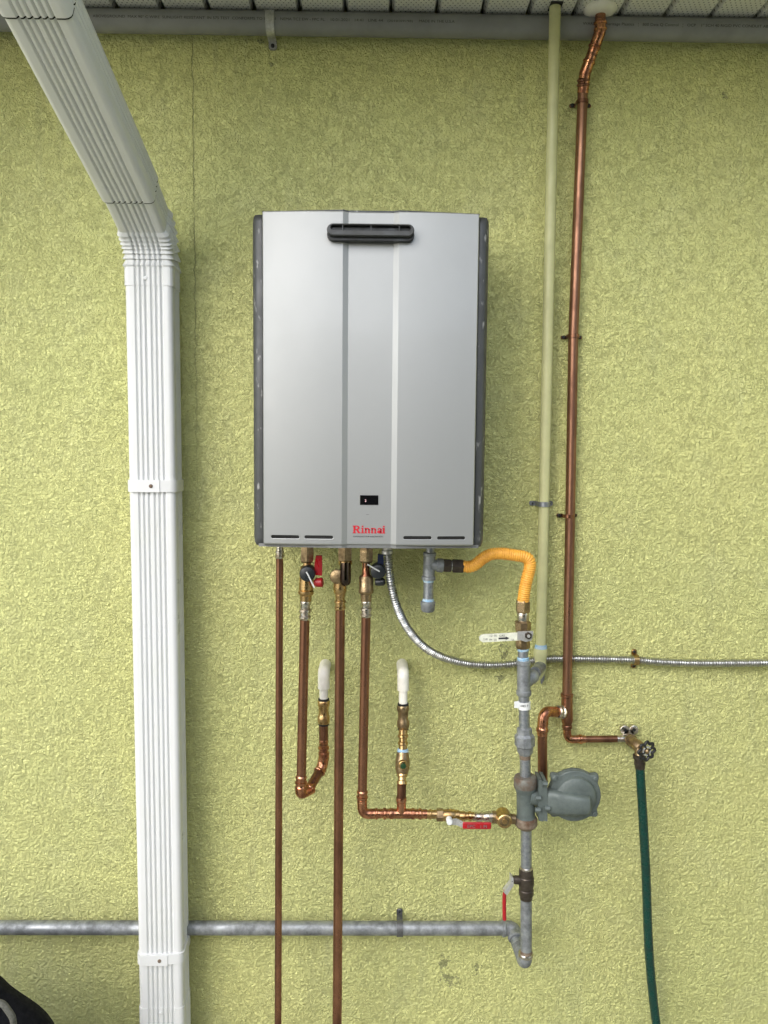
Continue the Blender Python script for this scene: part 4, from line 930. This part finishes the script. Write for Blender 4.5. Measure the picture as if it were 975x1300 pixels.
# ================================================================== COPPER PIPE AT RIGHT
DC = .021
t = thing('copper_water_pipe', 'tall copper pipe clamped to the wall below a white soffit collar', 'pipe', at(720, 930, DC))
k0 = at(762, 12, .06); pt0 = V((k0.x, k0.y, SOF + .03)); pt1 = at(762, 40, .058); pt2 = at(742.5, 93, .034); pt3 = at(739.8, 118, DC)
mb = MB(); mb.tube(bend([pt0, pt1, pt2, pt3], .02), 6.3 * sc(.04), 22); mb.build('offset_pipe', MT['copper'], t)
def bead_on(a_, b_, prof, material, nm='press_fitting'):
    m_ = MB(); m_.lathe(a_, b_ - a_, [(u, r) for u, r in prof], 24); return m_.build(nm, material, t)
rC = 6.3 * sc(.04)
def beads(L, n, r): 
    p = [(0, r * 1.02)]
    for i in range(n):
        c0 = L * (i + .5) / n; p += [(c0 - .0032, r * 1.06), (c0 - .0016, r * 1.24), (c0 + .0016, r * 1.24), (c0 + .0032, r * 1.06)]
    return p + [(L, r * 1.02)]
q = pt1 - pt0; bead_on(at(762, 26, .058), at(762, 40, .058), beads(.024, 2, rC), MT['copper_new'])
m_ = MB(); m_.tube(bend([at(762, 34, .058), pt1 + V((0, 0, 0)), pt1.lerp(pt2, .3)], .02), rC * 1.1, 22); m_.build('elbow', MT['copper_new'], t)
d_ = pt2 - pt1
bead_on(pt1.lerp(pt2, .22), pt2, beads(.024, 1, rC), MT['copper_new'])
bead_on(pt1.lerp(pt2, .58), pt2, beads(.024, 1, rC), MT['copper_new'])
m_ = MB(); m_.tube(bend([pt1.lerp(pt2, .7), pt2, pt3], .02), rC * 1.1, 22); m_.build('elbow', MT['copper_new'], t)
bead_on(at(740.8, 99, .031), pt3, beads(.018, 2, rC), MT['copper'])
b_ = at(719.8, 888, DC)
mb = MB(); mb.tube([pt3, at(727.8, 426, DC), b_], rC, 24); mb.build('pipe', MT['copper_riser'], t)
m_ = MB(); m_.lathe(V((k0.x, k0.y, SOF + .001)), (0, 0, -1), [(0, .034), (.004, .0345), (.009, .031), (.013, .022), (.014, .013)], 32); m_.build('soffit_collar', MT['white_pex'], t)
for (x, y) in ((739.2, 130), (727.8, 427), (721.8, 655)):
    u_strap(t, x, y, DC, rC, .008, MT['copper'], False, (-1, 1), .0115, .0042)
vseg(t, 'tee', MT['copper'], 719.8, 880, 719.9, 919, DC, [(880, 7), (881, 8.2), (884, 8.2), (885, 7.3), (892, 7.4), (913, 7.6), (917, 7), (919, 6)])
m_ = MB(); lx = [P3((719, 904, DC)), P3((704, 904, DC + .02)), at(690, 903.5, DC + .045), at(688.4, 918, DC + .05), at(688.4, 926, DC + .05)]
m_.tube(bend([at(715, 904, DC + .004), at(690, 903, DC + .045), at(688.4, 928, DC + .05)], .030, 12), 7 * sc(.06), 22); m_.build('elbow', MT['copper_new'], t)
m_ = MB(); a_, b_ = at(714, 904, DC + .008), at(700, 903.5, DC + .03); m_.lathe(a_, b_ - a_, [(0, .0135), (.002, .0155), (.005, .0155), (.007, .0125), (.013, .0125), (.015, .0150), (.018, .0150), (.020, .0128)], 22); m_.build('press_fitting', MT['solder'], t)
vseg(t, 'press_fitting', MT['copper_new'], 688.4, 922, 688.4, 934, DC + .05, [(922, 6.6), (924, 7), (925, 8), (928, 8), (929, 7), (933, 6.8)])
m_ = MB(); m_.tube([P3((688.4, 928, DC + .05)), P3((689, 996, DC + .055))], 6.4 * sc(.08), 20); m_.build('drop_pipe', MT['copper'], t)
vseg(t, 'reducer', MT['copper'], 719.9, 914, 719.9, 926, DC, [(914, 6.6), (920, 5.8), (921, 6.6), (924, 6.6), (925, 5.4), (926, 5.4)])
m_ = MB(); m_.tube(bend([P3((719.9, 924, DC)), P3((720.2, 938.6, DC)), P3((737, 938.4, DC))], .018, 10), 5.2 * sc(DC), 20); m_.build('small_elbow', MT['copper_new'], t)
hseg(t, 'press_fitting', MT['copper_new'], 733, 743, 938.4, DC, [(733, 5.2), (735, 5.3), (736, 6.2), (738.5, 6.2), (739.5, 5), (743, 4.8)])
m_ = MB(); m_.tube([P3((740, 938.4, DC)), P3((797, 938, DC))], 4.5 * sc(DC), 18); m_.build('branch_pipe', MT['copper'], t)
hseg(t, 'soldered_end', MT['solder'], 783, 797, 938.2, DC, [(783, 4.7), (797, 4.9)])

# ---- hose tap
t = thing('hose_tap', 'brass hose tap with a black lobed wheel at the end of the copper branch', 'tap', at(812, 960, .03))
m_ = MB()
m_.lathe(at(799, 938, .004), (0, -1, 0), [(0, .014), (.012, .0135), (.034, .0125)], 20)
for (x, y, r) in ((793, 926.5, 6), (804.5, 926.5, 6), (798, 932, 8)):
    p = at(x, y, .012); m_.lathe((p.x, -.004, p.z), (0, -1, 0), [(0, r * sc(.01)), (.010, r * sc(.01)), (.011, r * .85 * sc(.01))], 18)
m_.build('drop_ear_elbow', MT['solder'], t)
for (x, y) in ((793, 926), (804.5, 926)):
    p = at(x, y, .012); m_ = MB(); m_.lathe((p.x, -.0145, p.z), (0, -1, 0), [(0, .0042), (.0012, .0042)], 14); m_.build('screw', MT['plug_black'], t)
a_ = at(799, 938, .032); b_ = at(813.5, 950, .075)
m_ = MB(); Lb = (b_ - a_).length; m_.lathe(a_, b_ - a_, [(0, .0125), (.004, .0145), (.010, .0145), (.011, .012), (Lb * .6, .012), (Lb * .62, .014), (Lb * .85, .014), (Lb, .010)], 22); m_.build('tap_body', MT['brass_dark'], t)
wc = at(821, 953.5, .105); wd = (V((wc.x, wc.y, wc.z)) - b_).normalized(); wd = V((.30, -.92, -.06)).normalized()
m_ = MB(); m_.lathe(b_, wc - b_, [(0, .008), ((wc - b_).length, .005)], 14); m_.build('stem', MT['brass_dark'], t)
D_, U_, W_ = frame(wd); Rw = 11.3 * sc(.105); ring = []
for i in range(97):
    a2 = 2 * math.pi * i / 96; r_ = Rw * (1 + .13 * math.cos(8 * a2)); ring.append(wc + (U_ * math.cos(a2) + W_ * math.sin(a2)) * r_)
m_ = MB(); m_.tube(ring, .0034, 10, cap=False); wheel = m_.build('hand_wheel', MT['plug_black'], t)
for i in range(4):
    a2 = math.pi / 2 * i + .4; e = U_ * math.cos(a2) + W_ * math.sin(a2); m_ = MB(); m_.tube([wc + e * .003, wc + e * Rw * .95], .0028, 8); m_.build('spoke', MT['plug_black'], wheel)
m_ = MB(); m_.tube([wc + (U_ * math.cos(a2) + W_ * math.sin(a2)) * Rw * .5 for a2 in [2 * math.pi * i / 32 for i in range(33)]], .0022, 8, cap=False); m_.build('inner_ring', MT['steel'], wheel)
m_ = MB(); m_.lathe(wc - wd * .004, wd, [(0, .006), (.006, .0058), (.009, .003)], 12); m_.build('wheel_screw', MT['brass_dark'], wheel)
a_ = at(811.5, 948, .07); b_ = at(811.5, 965, .078)
m_ = MB(); m_.lathe(a_, b_ - a_, [(0, .009), (.010, .0105), (.020, .0105), (.030, .0105)], 18); m_.build('spout', MT['brass_dark'], t)

# ---- green hose
t = thing('garden_hose', 'dark green garden hose hanging from the tap down the wall', 'hose', at(834, 1300, .06))
m_ = MB(); a_, b_ = at(811.6, 958, .078), at(812.6, 977, .078)
m_.lathe(a_, b_ - a_, [(0, .011), (.001, .0145), (.008, .0145), (.009, .0120), (.016, .0115), (.017, .0128), (.022, .0128), (.026, .0115), (.032, .0112)], 18); m_.build('hose_coupling', MT['black_iron'], t)
hp = [at(812.4, 974, .078), at(814, 1000, .078), at(817.5, 1060, .075), at(820.5, 1120, .07), at(822.5, 1180, .065), at(826, 1235, .062), at(833, 1298, .06), at(843, 1350, .07)]
last = hp[-1]; hp += [V((last.x + .06, -.13, .03)), V((last.x + .3, -.22, .014)), V((last.x + .8, -.3, .014))]
m_ = MB(); m_.tube(spline(hp, 12), 5.9 * sc(.07), 20); m_.build('hose_tube', MT['hose'], t)

# ================================================================== FLEXIBLE STEEL CONDUIT
t = thing('flexible_conduit', 'spiral ribbed steel conduit curving from under the water heater to the right edge', 'conduit', at(600, 843, .03))
raw = [(491.5, 688, .15), (492.5, 705, .15), (495.5, 735, .145), (503, 768, .13), (517, 797, .10), (537, 820, .07), (560, 833.5, .045), (590, 842, .03), (620, 844.5, .022), (645, 843.5, .02), (668, 840, .018), (695, 836.5, .017), (730, 836.2, .017), (770, 837, .017), (807, 838, .017), (840, 840.5, .017), (880, 842, .017), (930, 842, .018), (975, 841.5, .02), (1060, 840, .02), (1200, 838, .02)]
pts = resample(spline([at(*p) for p in raw], 30), .00075)
rr_ = [(4.35 + .75 * (1 if (i % 5) in (0, 1, 2) else -.6)) * sc(.05) for i in range(len(pts))]
rr_ = [(4.5 + .95 * math.sin(2 * math.pi * i / 7.2)) * sc(.05) for i in range(len(pts))]
m_ = MB(); m_.tube(pts, rr_, 14); m_.build('ribbed_tube', MT['flexsteel'], t, angle=70)
u_strap(t, 807, 838, .017, 5.2 * sc(.02), .012, MT['brass'], True, (1, -1), .012, .0036)
m_ = MB(); pl(m_, (491.4, 688, .15), (491.8, 704, .15), [(0, 6), (10, 6), (11, 7.2), (15, 7.2)]); m_.build('connector', MT['steel'], t)

# ================================================================== BLACK BAG in the corner
t = thing('fabric_bag', 'black fabric bag with a loop handle at the bottom left corner', 'bag', at(-60, 1420, .30))
m_ = MB(); bd = .30
out = [(-260, 1500), (-260, 1290), (-190, 1235), (-120, 1212), (-60, 1212), (-20, 1226), (2, 1238), (15, 1250), (30, 1261), (45, 1271), (58, 1281), (70, 1294), (80, 1315), (92, 1380), (98, 1500)]
cen = at(-90, 1380, bd)
loops = []
for (f, dy) in ((.55, .075), (.82, .06), (.95, .035), (1.0, .0), (.95, -.035), (.82, -.06), (.55, -.075)):
    L = []
    for p in spline([at(x - 8, y + 9, bd) for x, y in out], 4):
        q = cen + (p - cen) * f; L.append(V((q.x, q.y - dy, q.z)))
    loops.append(L)
m_.loft(loops); bag = m_.build('bag_body', MT['bag'], t, angle=60)
m_ = MB(); m_.tube(bend([at(-6, 1272, bd + .098), at(4, 1274, bd + .10), at(16, 1291, bd + .105), at(19, 1312, bd + .10)], .02), .006, 10); m_.build('handle', mat('grey webbing', (.12, .12, .10), .8, 0, .2, 200), t)

for o in bpy.data.objects:
    if '_o' in o: del o['_o']
